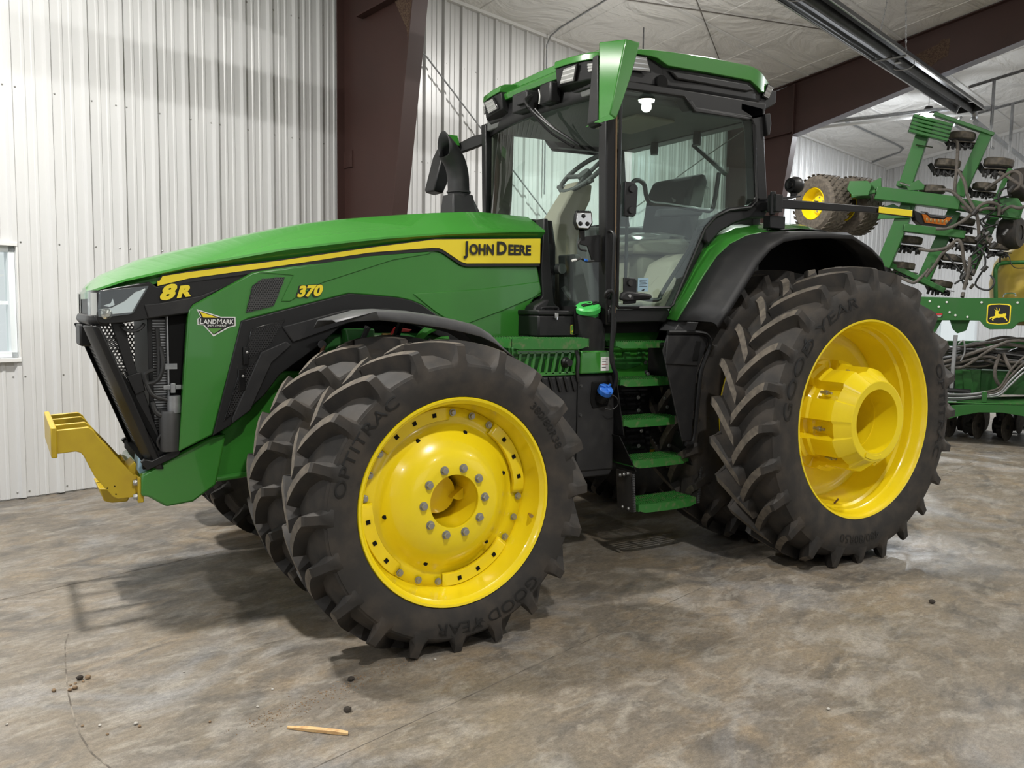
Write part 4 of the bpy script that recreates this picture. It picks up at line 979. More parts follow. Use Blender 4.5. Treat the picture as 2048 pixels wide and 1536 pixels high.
# doors
gl = [(1.545, 3.078), (2.070, 3.098), (2.149, 3.030), (2.700, 3.040), (2.735, 2.99), (2.790, 2.47), (2.73, 2.42), (2.52, 2.385), (2.40, 2.335), (2.30, 2.245), (2.03, 1.72), (2.0, 1.70), (1.572, 1.693), (1.555, 1.71)]
for s in (-1, 1):
    d = MB().prism(gl, s*.842, s*.836).build('door', M['glass'], TR_, smooth=0)
    # rubber edge of the door
    e = MB(); e.tube([(x, s*.842, z) for x, z in gl], .011, 6, closed=True); e.build('door_edge', M['black'], d)
    if s < 0:
        for P in ([(1.585, 2.50), (1.665, 2.50), (1.695, 2.47), (1.685, 2.30), (1.665, 2.28), (1.585, 2.28)], [(1.595, 1.89), (1.690, 1.89), (1.705, 1.87), (1.705, 1.725), (1.60, 1.715)]):
            q = MB().prism(P, -.856, -.843).build('hinge_plate', M['black'], d, bevel=.006)
        for x, z in ((1.636, 2.455), (1.636, 2.320), (1.645, 1.855)):
            MB().lathe([(.0005, -.012), (.020, -.012), (.023, -.004), (.023, 0)], (x, -.856, z), 20).build('hinge_cap', M['black_plastic'], d)
        hb = MB(); hb.prism([(1.555, 1.745), (1.565, 1.79), (1.60, 1.803), (1.80, 1.785), (1.81, 1.765), (1.79, 1.750), (1.60, 1.735)], -.895, -.852); hb.build('door_handle', M['black_plastic'], d, bevel=.012)
        MB().prism([(1.65, 1.772), (1.78, 1.770), (1.785, 1.757), (1.65, 1.752)], -.897, -.893).build('handle_recess', M['black_matte'], d, smooth=0)
        MB().lathe([(.0005, -.004), (.010, -.004), (.012, 0)], (1.615, -.895, 1.770), 14).build('key_lock', M['steel'], d)
        MB().prism([(1.722, 1.802), (1.812, 1.804), (1.812, 1.893), (1.722, 1.890)], -.8435, -.8425).build('window_tag', M['light_blue'], d, smooth=0)
        for k in range(5): MB().box(1.735, 1.80-(k % 2)*.012, -.8442, -.8436, 1.872-k*.009, 1.875-k*.009).build('tag_print', M['decal_black'], d, smooth=0)
        MB().prism([(1.752, 1.812), (1.782, 1.822), (1.775, 1.808), (1.765, 1.806)], -.8442, -.8436).build('tag_logo', M['decal_black'], d, smooth=0)
        hose([(1.67, -.80, 2.47), (1.70, -.80, 2.515), (1.745, -.80, 2.525), (1.79, -.80, 2.50), (1.81, -.80, 2.43), (1.85, -.80, 2.39), (2.00, -.80, 2.387), (2.30, -.80, 2.375), (2.39, -.80, 2.38), (2.42, -.80, 2.44), (2.455, -.80, 2.64)], .015, 'black', 'grab_bar', d)
        hose([(1.68, -.81, 1.77), (1.85, -.81, 1.752), (1.93, -.81, 1.755), (1.97, -.80, 1.80), (2.10, -.80, 1.97), (2.25, -.80, 2.16), (2.33, -.80, 2.24)], .014, 'black', 'door_strut', d)
        MB().cyl((1.645, -.81, 1.75), (1.645, -.81, 2.47), .011, 8).build('lock_rod', M['black_plastic'], d)
# rear window and header
MB().box(2.885, 2.892, -.70, .70, 2.40, 3.06).build('rear_window', M['glass'], TR_, smooth=0)
MB().box(2.82, 2.95, -.74, .74, 3.055, 3.16).build('rear_header', M['black'], TR_, bevel=.01)
MB().prism([(1.45, 3.06), (2.3, 3.05), (2.9, 3.065), (2.9, 3.20), (1.45, 3.20)], -.72, .72).build('headliner', M['cab_grey'], TR_, bevel=.01)
# ---------------------------------------------------------------- roof
def roofsec(x, zl, zt, hw, crown=.03):
    h = [(x, -hw, zl), (x, -hw+.004, zt-.012), (x, -hw+.03, zt), (x, -hw*.6, zt+crown*.7), (x, 0, zt+crown)]
    return h+[(a, -b, c_) for a, b, c_ in reversed(h[:-1])]
secs = [(1.50, 3.325, 3.345, .74), (1.62, 3.318, 3.352, .795), (1.80, 3.322, 3.372, .812), (1.86, 3.318, 3.377, .814), (1.955, 3.283, 3.385, .815), (2.3, 3.293, 3.405, .815), (2.72, 3.303, 3.415, .81), (2.80, 3.275, 3.408, .80), (2.86, 3.250, 3.395, .785), (2.98, 3.270, 3.355, .74), (3.07, 3.285, 3.305, .68)]
MB().loft([roofsec(*s_) for s_ in secs]).build('roof', M['green'], TR_, smooth=25, bevel=.006)
# black underside
us = [(1.44, 3.10, 3.24, .72), (1.55, 3.10, 3.33, .735), (1.80, 3.11, 3.33, .765), (2.3, 3.12, 3.30, .785), (2.75, 3.13, 3.31, .785), (2.92, 3.15, 3.29, .74), (3.02, 3.20, 3.29, .66)]
MB().loft([[(x, -hw+.07, zl), (x, -hw, zl+.05), (x, -hw, zt), (x, hw, zt), (x, hw, zl+.05), (x, hw-.07, zl)] for x, zl, zt, hw in us]).build('roof_underside', M['black'], TR_, bevel=.012)
for s in (-1, 1):
    MB().prism([(1.98, 3.265), (2.70, 3.285), (2.78, 3.25), (2.70, 3.225), (2.05, 3.215)], s*.797, s*.77).build('roof_duct', M['black'], TR_, bevel=.012)
    MB().lathe([(.0005, s*.006), (.045, s*.006), (.05, 0)], (1.93, s*.783, 3.18), 20).build('speaker_port', M['black_matte'], TR_)
# front visor: lower middle between two lamp pods
mb = MB()
mb.loft([[(1.40+.03*abs(y)**2, y, 3.222), (1.385+.03*abs(y)**2, y, 3.262), (1.42, y, 3.285), (1.60, y, 3.36), (1.60, y, 3.25)] for y in (-.37, -.2, 0, .2, .37)]); mb.build('visor', M['green'], TR_, bevel=.006)
for s in (-1, 1):
    L = []
    for y, x0, zl in ((.36, 1.352, 3.275), (.50, 1.358, 3.270), (.66, 1.380, 3.262), (.735, 1.430, 3.262), (.765, 1.53, 3.30)):
        L.append([(x0, s*y, zl), (x0+.006, s*y, zl+.045), (x0+.05, s*y, zl+.062), (1.66, s*y*.985, 3.372), (1.66, s*y*.985, 3.29)])
    MB().loft(L).build('lamp_pod', M['green'], TR_, bevel=.005)
    # black housing under the pod
    L = [[(x0+.012, s*y, zl+.002), (x0+.03, s*y, zl-.115), (x0+.10, s*y, zl-.16), (1.66, s*y*.985, zl-.16), (1.66, s*y*.985, zl+.04)] for y, x0, zl in ((.36, 1.352, 3.275), (.50, 1.358, 3.270), (.66, 1.380, 3.262), (.735, 1.430, 3.262), (.765, 1.53, 3.30))]
    MB().loft(L).build('lamp_housing', M['black'], TR_, bevel=.006)
    def lampface(name, pts3, nrm, parent=TR_):
        n = Vector(nrm).normalized(); P = [Vector(p) for p in pts3]; c_ = sum(P, Vector())/len(P)
        b = MB(); b.loft([[p+n*.002 for p in P], [p+n*.016 for p in P]]); o = b.build(name, M['black_gloss'], parent, bevel=.003)
        Q = [c_+(p-c_)*.86+n*.018 for p in P]; MB().add(Q, [list(range(len(Q)))]).build('lamp_glass', M['lamp_clear'], o, smooth=0)
        for t in (.12, .45, .78):
            a = Q[0].lerp(Q[1], t); e = Q[3].lerp(Q[2], t); a2 = Q[0].lerp(Q[1], t+.10); e2 = Q[3].lerp(Q[2], t+.10)
            MB().add([v+n*.001 for v in (a, a2, e2, e)], [(0, 1, 2, 3)]).build('lamp_bar', M['lamp_reflector'], o, smooth=0)
        return o
    f = lambda y, z: (1.366+.04*max(0, y-.36)**1.0+(3.27-z)*.16, s*y, z)
    lampface('work_lamp', [f(.40, 3.165), f(.465, 3.258), f(.615, 3.255), f(.565, 3.155)], (-1, 0, -.15))
    f2 = lambda y, z: (1.395+.22*max(0, y-.58)+(3.27-z)*.16, s*y, z)
    lampface('work_lamp', [f2(.60, 3.195), f2(.635, 3.252), f2(.735, 3.248), f2(.73, 3.19)], (-1, -s*.25, -.15))
    lampface('side_lamp', [(1.66, s*.775, 3.215), (1.66, s*.798, 3.312), (1.765, s*.806, 3.310), (1.825, s*.786, 3.225)], (0, s, -.2))
    MB().prism([(1.55, 3.20), (1.55, 3.335), (1.80, 3.335), (1.95, 3.275), (1.95, 3.16), (1.6, 3.14)], s*.772, s*.70).build('side_lamp_housing', M['black'], TR_, bevel=.008)
    lampface('rear_lamp', [(2.885, s*.755, 3.225), (2.935, s*.755, 3.325), (3.005, s*.745, 3.31), (2.955, s*.745, 3.215)], (.2, s, 0))
    lampface('rear_lamp', [(3.00, s*.70, 3.20), (3.035, s*.72, 3.30), (3.065, s*.66, 3.29), (3.03, s*.64, 3.20)], (1, s, 0))
    MB().prism([(2.84, 3.14), (2.88, 3.22), (2.94, 3.30), (3.06, 3.29), (3.05, 3.20), (2.96, 3.15)], s*.745, s*.55).build('rear_lamp_housing', M['black'], TR_, bevel=.008)
# antenna
an = MB(); an.lathe([(.04, 0), (.028, .02), (.012, .05), (.006, .06), (.0045, .26), (.0005, .265)], (2.16, -.30, 3.44), 14, 'z'); an.build('antenna', M['black'], TR_)
MB().loft([[(2.06, -.36, 3.42), (2.26, -.36, 3.42), (2.26, -.24, 3.42), (2.06, -.24, 3.42)], [(2.13, -.33, 3.50), (2.20, -.33, 3.50), (2.20, -.27, 3.50), (2.13, -.27, 3.50)]]).build('antenna_base', M['black'], TR_, bevel=.006)
# wiper
hose([(1.30, -.17, 3.13), (1.235, -.20, 3.08), (1.225, -.30, 3.00), (1.255, -.47, 2.875), (1.315, -.60, 2.78), (1.36, -.66, 2.73)], [.016]*7+[.010]*24, 'black', 'wiper_arm')
hose([(1.215, -.27, 3.02), (1.25, -.46, 2.845), (1.335, -.635, 2.72)], .008, 'black_matte', 'wiper_blade')
hose([(1.215, -.35, 3.0), (1.245, -.455, 2.90), (1.30, -.57, 2.80)], .006, 'black', 'wiper_yoke')
MB().box(1.30, 1.40, -.10, .09, 3.06, 3.19).build('wiper_motor', M['black_plastic'], TR_, bevel=.01)
MB().box(1.27, 1.31, -.16, -.02, 3.09, 3.16).build('wiper_pivot', M['black_plastic'], TR_, bevel=.006)
hose([(1.34, -.20, 3.17), (1.33, -.23, 3.12), (1.33, -.22, 3.07)], .005, 'white_plastic', 'washer_hose')
MB().box(1.33, 1.42, -.36, -.22, 3.06, 3.20).build('visor_box', M['black'], TR_, bevel=.015)
# ---------------------------------------------------------------- mirrors
mir = bpy.data.objects.new('mirror', None); link(mir, TR_)
T = [(1.245, -1.00, 3.266), (1.333, -1.15, 3.262), (1.440, -1.15, 3.261)]
Bm = [(1.252, -1.00, 2.815), (1.225, -1.15, 2.818), (1.276, -1.15, 2.796)]
lv = [0, .38, 1]
L = []
for t in (0, .12, .42, .8, 1):
    a = Vector(T[0]).lerp(Vector(Bm[0]), t); b = Vector(T[1]).lerp(Vector(Bm[1]), t); c_ = Vector(T[2]).lerp(Vector((1.276, -1.15, 2.796)), t) + Vector((.012*math.sin(PI*t), 0, 0))
    d_ = c_ + Vector((-.02, .25, .0)); e_ = a + Vector((.06, .03, 0))
    L.append([a, b, c_, d_, e_])
MB().loft(L).build('mirror_cover', M['green'], mir, bevel=.008)
MB().loft([[(1.258, -.925, 3.20), (1.236, -1.002, 3.195), (1.30, -.985, 3.19), (1.33, -.91, 3.20)], [(1.225, -.925, 2.80), (1.243, -1.012, 2.812), (1.30, -.985, 2.81), (1.28, -.91, 2.80)], [(1.245, -.935, 2.775), (1.262, -1.01, 2.788), (1.30, -.985, 2.79), (1.28, -.92, 2.775)]]).build('mirror_edge', M['black_plastic'], mir, bevel=.006)
MB().add([(1.29, -1.12, 2.84), (1.29, -.93, 2.84), (1.39, -.93, 3.20), (1.39, -1.12, 3.20)], [(0, 1, 2, 3)]).build('mirror_glass', M['chrome'], mir, smooth=0)
MB().tube([(1.47, -.80, 3.02), (1.42, -.86, 3.03), (1.36, -.92, 3.05)], .022, 10).build('mirror_arm', M['black'], mir)
fm = bpy.data.objects.new('mirror', None); link(fm, TR_)
MB().loft([[(1.50, .80, 2.995), (1.53, .80, 2.995), (1.53, .80, 3.075), (1.50, .80, 3.075)], [(1.44, .96, 2.965), (1.47, .96, 2.96), (1.47, .96, 3.06), (1.44, .96, 3.06)], [(1.37, 1.10, 2.935), (1.40, 1.10, 2.93), (1.40, 1.10, 3.01), (1.37, 1.10, 3.01)]]).build('mirror_arm', M['black'], fm, bevel=.006)
MB().box(1.47, 1.55, .775, .83, 2.96, 3.09).build('arm_bracket', M['black'], fm, bevel=.006)
MB().loft([[(1.29, 1.06, 3.05), (1.36, 1.06, 3.05), (1.36, 1.20, 3.05), (1.29, 1.20, 3.05)], [(1.22, 1.04, 2.90), (1.32, 1.04, 2.90), (1.32, 1.22, 2.90), (1.22, 1.22, 2.90)], [(1.15, 1.04, 2.64), (1.27, 1.04, 2.68), (1.27, 1.22, 2.68), (1.15, 1.22, 2.64)], [(1.155, 1.05, 2.615), (1.235, 1.05, 2.60), (1.235, 1.21, 2.60), (1.155, 1.21, 2.615)]]).build('mirror_back', M['black'], fm, bevel=.01)
MB().loft([[(1.28, 1.05, 3.075), (1.37, 1.05, 3.075), (1.37, 1.21, 3.075), (1.28, 1.21, 3.075)], [(1.27, 1.035, 2.99), (1.38, 1.035, 2.99), (1.38, 1.21, 2.99), (1.27, 1.21, 2.99)]]).build('mirror_cover', M['green'], fm, bevel=.006)
hose([(1.50, .79, 3.10), (1.53, .74, 3.0), (1.52, .75, 2.95), (1.5, .80, 2.98)], .004, 'hose_black', 'mirror_cable', fm)
# ---------------------------------------------------------------- exhaust
ex = bpy.data.objects.new('exhaust_stack', None); link(ex, TR_)
P_ = smoothpath([(1.155, .62, 2.50), (1.153, .62, 2.60), (1.146, .618, 2.68), (1.118, .61, 2.765), (1.065, .60, 2.835), (1.01, .59, 2.88)], 6)
stk = MB(); n = 26; loops = []; ref = Vector((0, 1, 0))
for i, p in enumerate(P_):
    d = (P_[min(i+1, len(P_)-1)]-P_[max(i-1, 0)]).normalized(); a = ref; b = d.cross(a).normalized(); a = b.cross(d).normalized()
    loops.append([p+(a*math.cos(2*PI*k/n)+b*math.sin(2*PI*k/n))*.079 for k in range(n)])
C_ = P_[-1]; nn = Vector((-.97, -.12, -.10)).normalized()     # the mouth is cut almost upright
loops[-1] = [q - d*((q-C_).dot(nn)/d.dot(nn)) for q in loops[-1]]
loops = loops[:-4]+[loops[-1]]
stk.loft(loops, cap=False); stk.build('exhaust_pipe', M['black_plastic'], ex, solid=.008, smooth=50)
MB().lathe([(.083, 0), (.094, .006), (.094, .03), (.083, .036), (.083, .045), (.092, .05), (.092, .062), (.083, .066)], (1.155, .62, 2.50), 28, 'z').build('clamp_ring', M['black_plastic'], ex)
MB().loft([[(1.04, .48, 2.28), (1.30, .48, 2.28), (1.30, .74, 2.28), (1.04, .74, 2.28)], [(1.055, .52, 2.46), (1.245, .52, 2.46), (1.245, .72, 2.46), (1.055, .72, 2.46)], [(1.062, .53, 2.535), (1.235, .53, 2.535), (1.235, .71, 2.535), (1.062, .71, 2.535)]]).build('exhaust_shroud', M['black_plastic'], ex, bevel=.012)
MB().prism([(1.245, 2.28), (1.36, 2.28), (1.33, 2.36), (1.245, 2.50)], .54, .70).build('shroud_fin', M['grey_plastic'], ex, bevel=.006)
# ---------------------------------------------------------------- interior
col = MB(); col.loft([[(1.50, -.25, 1.66), (1.72, -.25, 1.66), (1.72, -.02, 1.66), (1.50, -.02, 1.66)], [(1.46, -.24, 2.15), (1.66, -.24, 2.15), (1.66, -.04, 2.15), (1.46, -.04, 2.15)], [(1.49, -.24, 2.33), (1.72, -.24, 2.36), (1.72, -.05, 2.36), (1.49, -.05, 2.33)], [(1.60, -.23, 2.50), (1.78, -.23, 2.46), (1.78, -.07, 2.46), (1.60, -.07, 2.50)], [(1.66, -.22, 2.585), (1.80, -.22, 2.575), (1.80, -.08, 2.575), (1.66, -.08, 2.585)]])
col.build('steering_column', M['cab_tan'], TR_, bevel=.02)
sw = bpy.data.objects.new('steering_wheel', None); link(sw, TR_); sw.location = (1.765, -.15, 2.655); sw.rotation_euler = (0, R(-44), 0)
MB().tube([(.20*math.cos(t), .20*math.sin(t), 0) for t in [2*PI*k/40 for k in range(40)]], .017, 10, closed=True).build('wheel_rim', M['cab_grey'], sw)
for a in (90, 210, 330): MB().tube([(.03*math.cos(R(a)), .03*math.sin(R(a)), -.02), (.195*math.cos(R(a)), .195*math.sin(R(a)), 0)], .016, 8).build('wheel_spoke', M['cab_grey'], sw)
MB().lathe([(.0005, .01), (.05, .008), (.055, -.02), (.04, -.07)], n=20, ax='z').build('wheel_boss', M['cab_grey'], sw)
for y0, y1 in ((-.24, -.36), (-.06, .06)):
    hose([(1.70, y0, 2.56), (1.69, y1, 2.575)], .016, 'cab_grey', 'column_lever', k=2)
seat = bpy.data.objects.new('driver_seat', None); link(seat, TR_)
MB().loft([[(2.16, y, 2.10), (2.16, y, 2.16), (2.24, y, 2.20), (2.66, y, 2.235), (2.72, y, 2.20), (2.70, y, 2.10)] for y in (-.26, -.24, .24, .26)]).build('seat_cushion', M['cab_tan'], seat, bevel=.03)
MB().loft([[(2.62, y, 2.22), (2.76, y, 2.20), (3.0-.11, y, 2.68), (2.86, y, 2.75), (2.74, y, 2.72), (2.68, y, 2.6)] for y in (-.25, -.22, .22, .25)]).build('seat_backrest', M['upholstery'], seat, bevel=.04)
MB().box(2.25, 2.68, -.22, .22, 1.66, 2.10).build('seat_base', M['cab_tan'], seat, bevel=.03)
MB().loft([[(2.30, -.40, 2.42), (2.70, -.40, 2.46), (2.70, -.32, 2.46), (2.30, -.32, 2.42)], [(2.28, -.40, 2.36), (2.70, -.40, 2.40), (2.70, -.32, 2.40), (2.28, -.32, 2.36)]]).build('armrest', M['upholstery'], seat, bevel=.015)
# protective film over the seat: a wrinkled bag
rr = random.Random(3)
def film(name, c_, s_, seed, n=14, m=9):
    q = random.Random(seed); mb = MB(); rows = []
    for i in range(m):
        v = PI*(i+.5)/m; row = []
        for k in range(n+1):
            u = 2*PI*(k % n)/n; w_ = 1+.13*math.sin(5*u+3*i+seed)+.08*math.sin(9*u-2*i)
            row.append((c_[0]+s_[0]*math.sin(v)*math.cos(u)*w_, c_[1]+s_[1]*math.sin(v)*math.sin(u)*w_, c_[2]+s_[2]*math.cos(v)))
        rows.append(row)
    mb.grid(rows); return mb.build(name, M['film'], seat, smooth=20)
film('seat_film', (2.45, -.10, 2.20), (.32, .30, .075), 1)
film('backrest_film', (2.80, -.10, 2.45), (.13, .26, .27), 2)
MB().loft([[(2.25, .34, 1.66), (2.85, .34, 1.66), (2.85, .66, 1.66), (2.25, .66, 1.66)], [(2.15, .34, 2.34), (2.80, .34, 2.38), (2.80, .66, 2.38), (2.15, .66, 2.34)]]).build('right_console', M['cab_grey'], TR_, bevel=.03)
MB().prism([(1.55, 1.66), (2.10, 1.66), (2.30, 1.90), (2.30, 2.05), (2.0, 1.75), (1.55, 1.72)], -.74, -.50).build('left_console', M['cab_tan'], TR_, bevel=.02)
MB().prism([(2.05, 1.66), (2.55, 1.66), (2.55, 2.05), (2.40, 2.10), (2.22, 2.02)], -.62, -.34).build('storage_box', M['cab_tan'], TR_, bevel=.03)
MB().prism([(1.46, 1.66), (1.62, 1.66), (1.50, 2.05), (1.44, 2.05)], -.5, -.32).build('pedal_box', M['cab_grey'], TR_, bevel=.01)
hose([(1.42, -.42, 1.83), (1.46, -.45, 1.76), (1.54, -.45, 1.74), (1.62, -.43, 1.78)], .02, 'cab_grey', 'pedal')
MB().cyl((1.37, -.30, 1.95), (1.37, -.48, 1.95), .035, 14).build('brake_booster', M['cab_grey'], TR_)
for y in (-.20, .30): MB().lathe([(.0005, -.10), (.03, -.10), (.035, -.06), (.03, 0)], (2.80, y, 3.06), 14, 'z').build('cab_lamp', M['black'], TR_)
MB().bar((2.90, -.05, 3.0), (2.90, -.42, 2.72), .02, .03).build('rear_wiper', M['black'], TR_)
MB().box(2.0, 2.35, -.45, .05, 3.03, 3.055).build('roof_hatch', M['cab_tan'], TR_, bevel=.01)
# ---------------------------------------------------------------- small work lamp on the left post
wk = bpy.data.objects.new('post_work_lamp', None); link(wk, TR_)
P6 = [(-.045, .045), (.045, .048), (.052, -.015), (.03, -.052), (-.035, -.05), (-.052, -.01)]
def lampbox(c_, ang):
    Mx = Matrix.Translation(c_) @ Matrix.Rotation(R(ang), 4, 'Z')
    b = MB(); b.prism([(x*1.12, z*1.12) for x, z in P6], -.012, .05); b.xf(Mx); b.build('lamp_body', M['black'], wk, bevel=.006)
    b = MB(); b.prism([(x*.98, z*.98) for x, z in P6], -.018, -.012); b.xf(Mx); b.build('lamp_face', M['lamp_reflector'], wk, bevel=.003)
    for x, z in ((-.005, .026), (-.024, -.022), (.022, -.022)):
        b = MB(); b.lathe([(.0005, -.004), (.013, -.002), (.015, .002)], (x, -.019, z), 14); b.xf(Mx); b.build('lamp_lens', M['black_gloss'], wk)
    for k in range(9):
        x = -.045+k*.011; b = MB(); b.box(x, x+.004, 0, .05, .05, .062); b.xf(Mx); b.build('cooling_fin', M['black'], wk, smooth=0)
lampbox((1.305, -.80, 2.238), -22)
MB().cyl((1.315, -.77, 2.18), (1.325, -.76, 2.12), .02, 10).build('lamp_swivel', M['black'], wk)
MB().prism([(1.30, 2.13), (1.36, 2.145), (1.46, 2.16), (1.47, 1.985), (1.40, 1.985), (1.36, 2.08), (1.30, 2.09)], -.775, -.765).build('lamp_bracket', M['black'], wk, bevel=.003)
hose([(1.30, -.78, 2.12), (1.27, -.80, 2.10), (1.28, -.80, 2.06), (1.34, -.79, 2.05)], .006, 'hose_black', 'lamp_cable', wk)
hose([(1.255, -.80, 1.985), (1.29, -.80, 2.0), (1.34, -.79, 1.985), (1.40, -.79, 1.99)], .007, 'hose_black', 'lamp_plug', wk)
hose([(1.225, -.80, 1.985), (1.255, -.80, 1.99)], .008, 'white_plastic', 'plug_tip', wk, k=2)
hose([(1.318, -.80, 1.992), (1.345, -.79, 1.99)], .009, 'blue_cap', 'plug_collar', wk, k=2)
# grab rails on the posts
hose([(1.485, -.83, 2.18), (1.49, -.875, 2.16), (1.49, -.88, 2.05), (1.487, -.88, 1.85), (1.49, -.875, 1.78), (1.505, -.83, 1.755)], .012, 'black', 'post_grab_rail')
for z in (1.80, 1.765, 1.70): MB().lathe([(.0005, -.006), (.008, -.005), (.009, 0)], (1.515, -.826, z), 10).build('post_bolt', M['steel_dark'], TR_)
# ---------------------------------------------------------------- rear fenders
fin_ = [(2.033, 1.610), (2.144, 1.765), (2.275, 1.992), (2.37, 2.13), (2.48, 2.23), (2.66, 2.292), (2.893, 2.323), (3.15, 2.345), (3.423, 2.350), (3.641, 2.307)]
fge = [(1.990, 1.612), (2.095, 1.748), (2.215, 1.915), (2.330, 2.052), (2.445, 2.138), (2.605, 2.205), (2.80, 2.243), (3.05, 2.262), (3.30, 2.265), (3.56, 2.235)]
fou = [(2.135, 1.596), (2.235, 1.705), (2.365, 1.868), (2.485, 2.025), (2.60, 2.130), (2.73, 2.190), (2.93, 2.222), (3.20, 2.240), (3.44, 2.247), (3.665, 2.168), (3.805, 2.088), (3.855, 2.0), (3.915, 1.88), (3.96, 1.74)]
for s in (-1, 1):
    mb = MB(); mb.grid([[(a[0], s*.70, a[1]), (a[0]*.5+b[0]*.5-.01, s*.83, (a[1]+b[1])/2+.012), (b[0]-.003, s*.925, b[1]+.004), (b[0], s*.935, b[1])] for a, b in zip(fin_, fge)])
    mb.build('fender', M['green'], TR_, solid=.012, smooth=40)
    fge2 = fge + [(3.74, 2.15), (3.87, 2.03), (3.96, 1.90), (4.02, 1.74)]
    mb = MB(); mb.grid([[(a[0], s*.93, a[1]), (a[0]*.6+b[0]*.4, s*.99, a[1]*.6+b[1]*.4+.010), (b[0]-.01, s*1.12, b[1]+.012), (b[0]+.004, s*1.145, b[1]-.004), (b[0]+.012, s*1.15, b[1]-.03)] for a, b in zip(fge2, fou)])
    mb.build('fender_extension', M['black_plastic'], TR_, solid=.010, smooth=40)
    MB().prism([(1.98, 1.545), (2.03, 1.61), (2.20, 1.605), (2.16, 1.535)], s*.92, s*.76).build('fender_foot', M['grey_plastic'], TR_, bevel=.006)
    MB().prism([(2.06, .95), (2.0, 1.54), (2.96, 1.54), (2.96, 2.30), (3.15, 2.335), (3.423, 2.34), (3.641, 2.295), (3.80, 2.16), (3.93, 2.02), (4.05, 1.70), (3.9, 1.4), (3.4, .8), (2.5, .7)], s*.50, s*.46).build('fender_inner', M['black_matte'], TR_)  # closes the fender's inner side; black plate added to darken behind the wheel
    MB().grid([[(x+.0, s*.40, z-.02), (x, s*.72, z-.012), (x-.03, s*.95, z-.05)] for x, z in ((2.96, 2.315), (3.15, 2.335), (3.423, 2.34), (3.641, 2.295), (3.80, 2.17), (3.93, 2.03), (4.02, 1.88), (4.06, 1.72))]).build('fender_liner', M['black_matte'], TR_)
# rear axle housing, drawbar end
MB().box(2.4, 3.7, -.36, .36, .70, 1.65).build('transmission', M['green_dark'], TR_, bevel=.04)
MB().box(3.5, 4.0, -.10, .10, .45, .60).build('drawbar', M['black_dusty'], TR_, bevel=.02)
# ---------------------------------------------------------------- lamp arm folded back from the cab corner
arm = bpy.data.objects.new('signal_arm', None); link(arm, TR_)
MB().loft([[(2.84, -1.01, 2.405), (2.84, -.99, 2.405), (2.84, -.99, 2.472), (2.84, -1.01, 2.472)], [(3.80, -1.02, 2.445), (3.80, -1.0, 2.445), (3.80, -1.0, 2.492), (3.80, -1.02, 2.492)], [(4.36, -1.03, 2.440), (4.36, -1.0, 2.440), (4.36, -1.0, 2.500), (4.36, -1.03, 2.500)]]).build('arm_beam', M['black'], arm, bevel=.006)
MB().prism([(3.90, 2.448), (4.315, 2.446), (4.318, 2.496), (3.902, 2.494)], -1.034, -1.030).build('reflector', M['yellow_decal'], arm, bevel=.004)
MB().prism([(4.33, 2.50), (4.36, 2.42), (4.42, 2.39), (4.78, 2.390), (4.86, 2.45), (4.83, 2.485), (4.42, 2.482)], -1.04, -1.0).build('signal_housing', M['black'], arm, bevel=.006)
sg = MB().prism([(4.425, 2.472), (4.47, 2.408), (4.74, 2.404), (4.825, 2.470), (4.76, 2.470), (4.72, 2.447), (4.53, 2.447), (4.49, 2.472)], -1.048, -1.040).build('signal_lens', M['amber'], arm, bevel=.003)
for k in range(6):
    x = 4.49+k*.052; MB().lathe([(.0005, -.003), (.014, -.001), (.016, 0)], (x, -1.049, 2.432), 12).build('led', M['brass'], arm)
MB().prism([(4.41, 2.484), (4.47, 2.484), (4.52, 2.459), (4.71, 2.459), (4.74, 2.474), (4.83, 2.478), (4.83, 2.486), (4.72, 2.484), (4.70, 2.470), (4.53, 2.469), (4.48, 2.494), (4.41, 2.494)], -1.052, -1.04).build('signal_visor', M['steel_dark'], arm, smooth=0)
hk = MB(); hk.box(2.79, 2.86, -1.02, -.94, 2.38, 2.50); hk.cyl((2.80, -.98, 2.36), (2.80, -.98, 2.52), .02, 10); hk.build('arm_hinge', M['black'], arm, bevel=.004)
MB().box(2.84, 2.93, -.94, -.83, 2.40, 2.46).build('arm_mount', M['black'], arm, bevel=.006)
MB().box(2.80, 2.95, -.97, -.90, 2.27, 2.36).build('arm_bracket', M['black'], arm, bevel=.006)
hose([(2.82, -.92, 2.27), (2.84, -.93, 2.22), (2.86, -.90, 2.20), (2.88, -.86, 2.26)], .006, 'hose_black', 'arm_cable', arm)
cm = MB(); cm.lathe([(.0005, 0), (.05, 0), (.062, .03), (.062, .07), (.045, .10), (.0005, .105)], (3.06, -.90, 2.60), 20, 'x'); cm.build('rear_camera', M['black'], TR_, smooth=40)
MB().lathe([(.0005, -.01), (.026, -.01), (.03, 0)], (3.06, -.90, 2.60), 16, 'x').build('camera_lens', M['black_gloss'], TR_)
MB().loft([[(2.80, -.86, 2.475), (2.80, -.82, 2.475), (2.80, -.82, 2.49), (2.80, -.86, 2.49)], [(3.02, -.92, 2.49), (3.02, -.88, 2.49), (3.02, -.88, 2.51), (3.02, -.92, 2.51)], [(3.16, -.92, 2.52), (3.16, -.88, 2.52), (3.16, -.88, 2.53), (3.16, -.92, 2.53)]]).build('camera_bracket', M['black'], TR_, bevel=.003)
MB().cyl((3.10, -.90, 2.52), (3.10, -.90, 2.57), .022, 10).build('camera_stem', M['black'], TR_)
# latch on the rear corner
MB().prism([(2.825, 3.08), (2.875, 3.09), (2.89, 3.02), (2.88, 2.94), (2.855, 2.93)], -.86, -.80).build('roof_hinge', M['black'], TR_, bevel=.006)
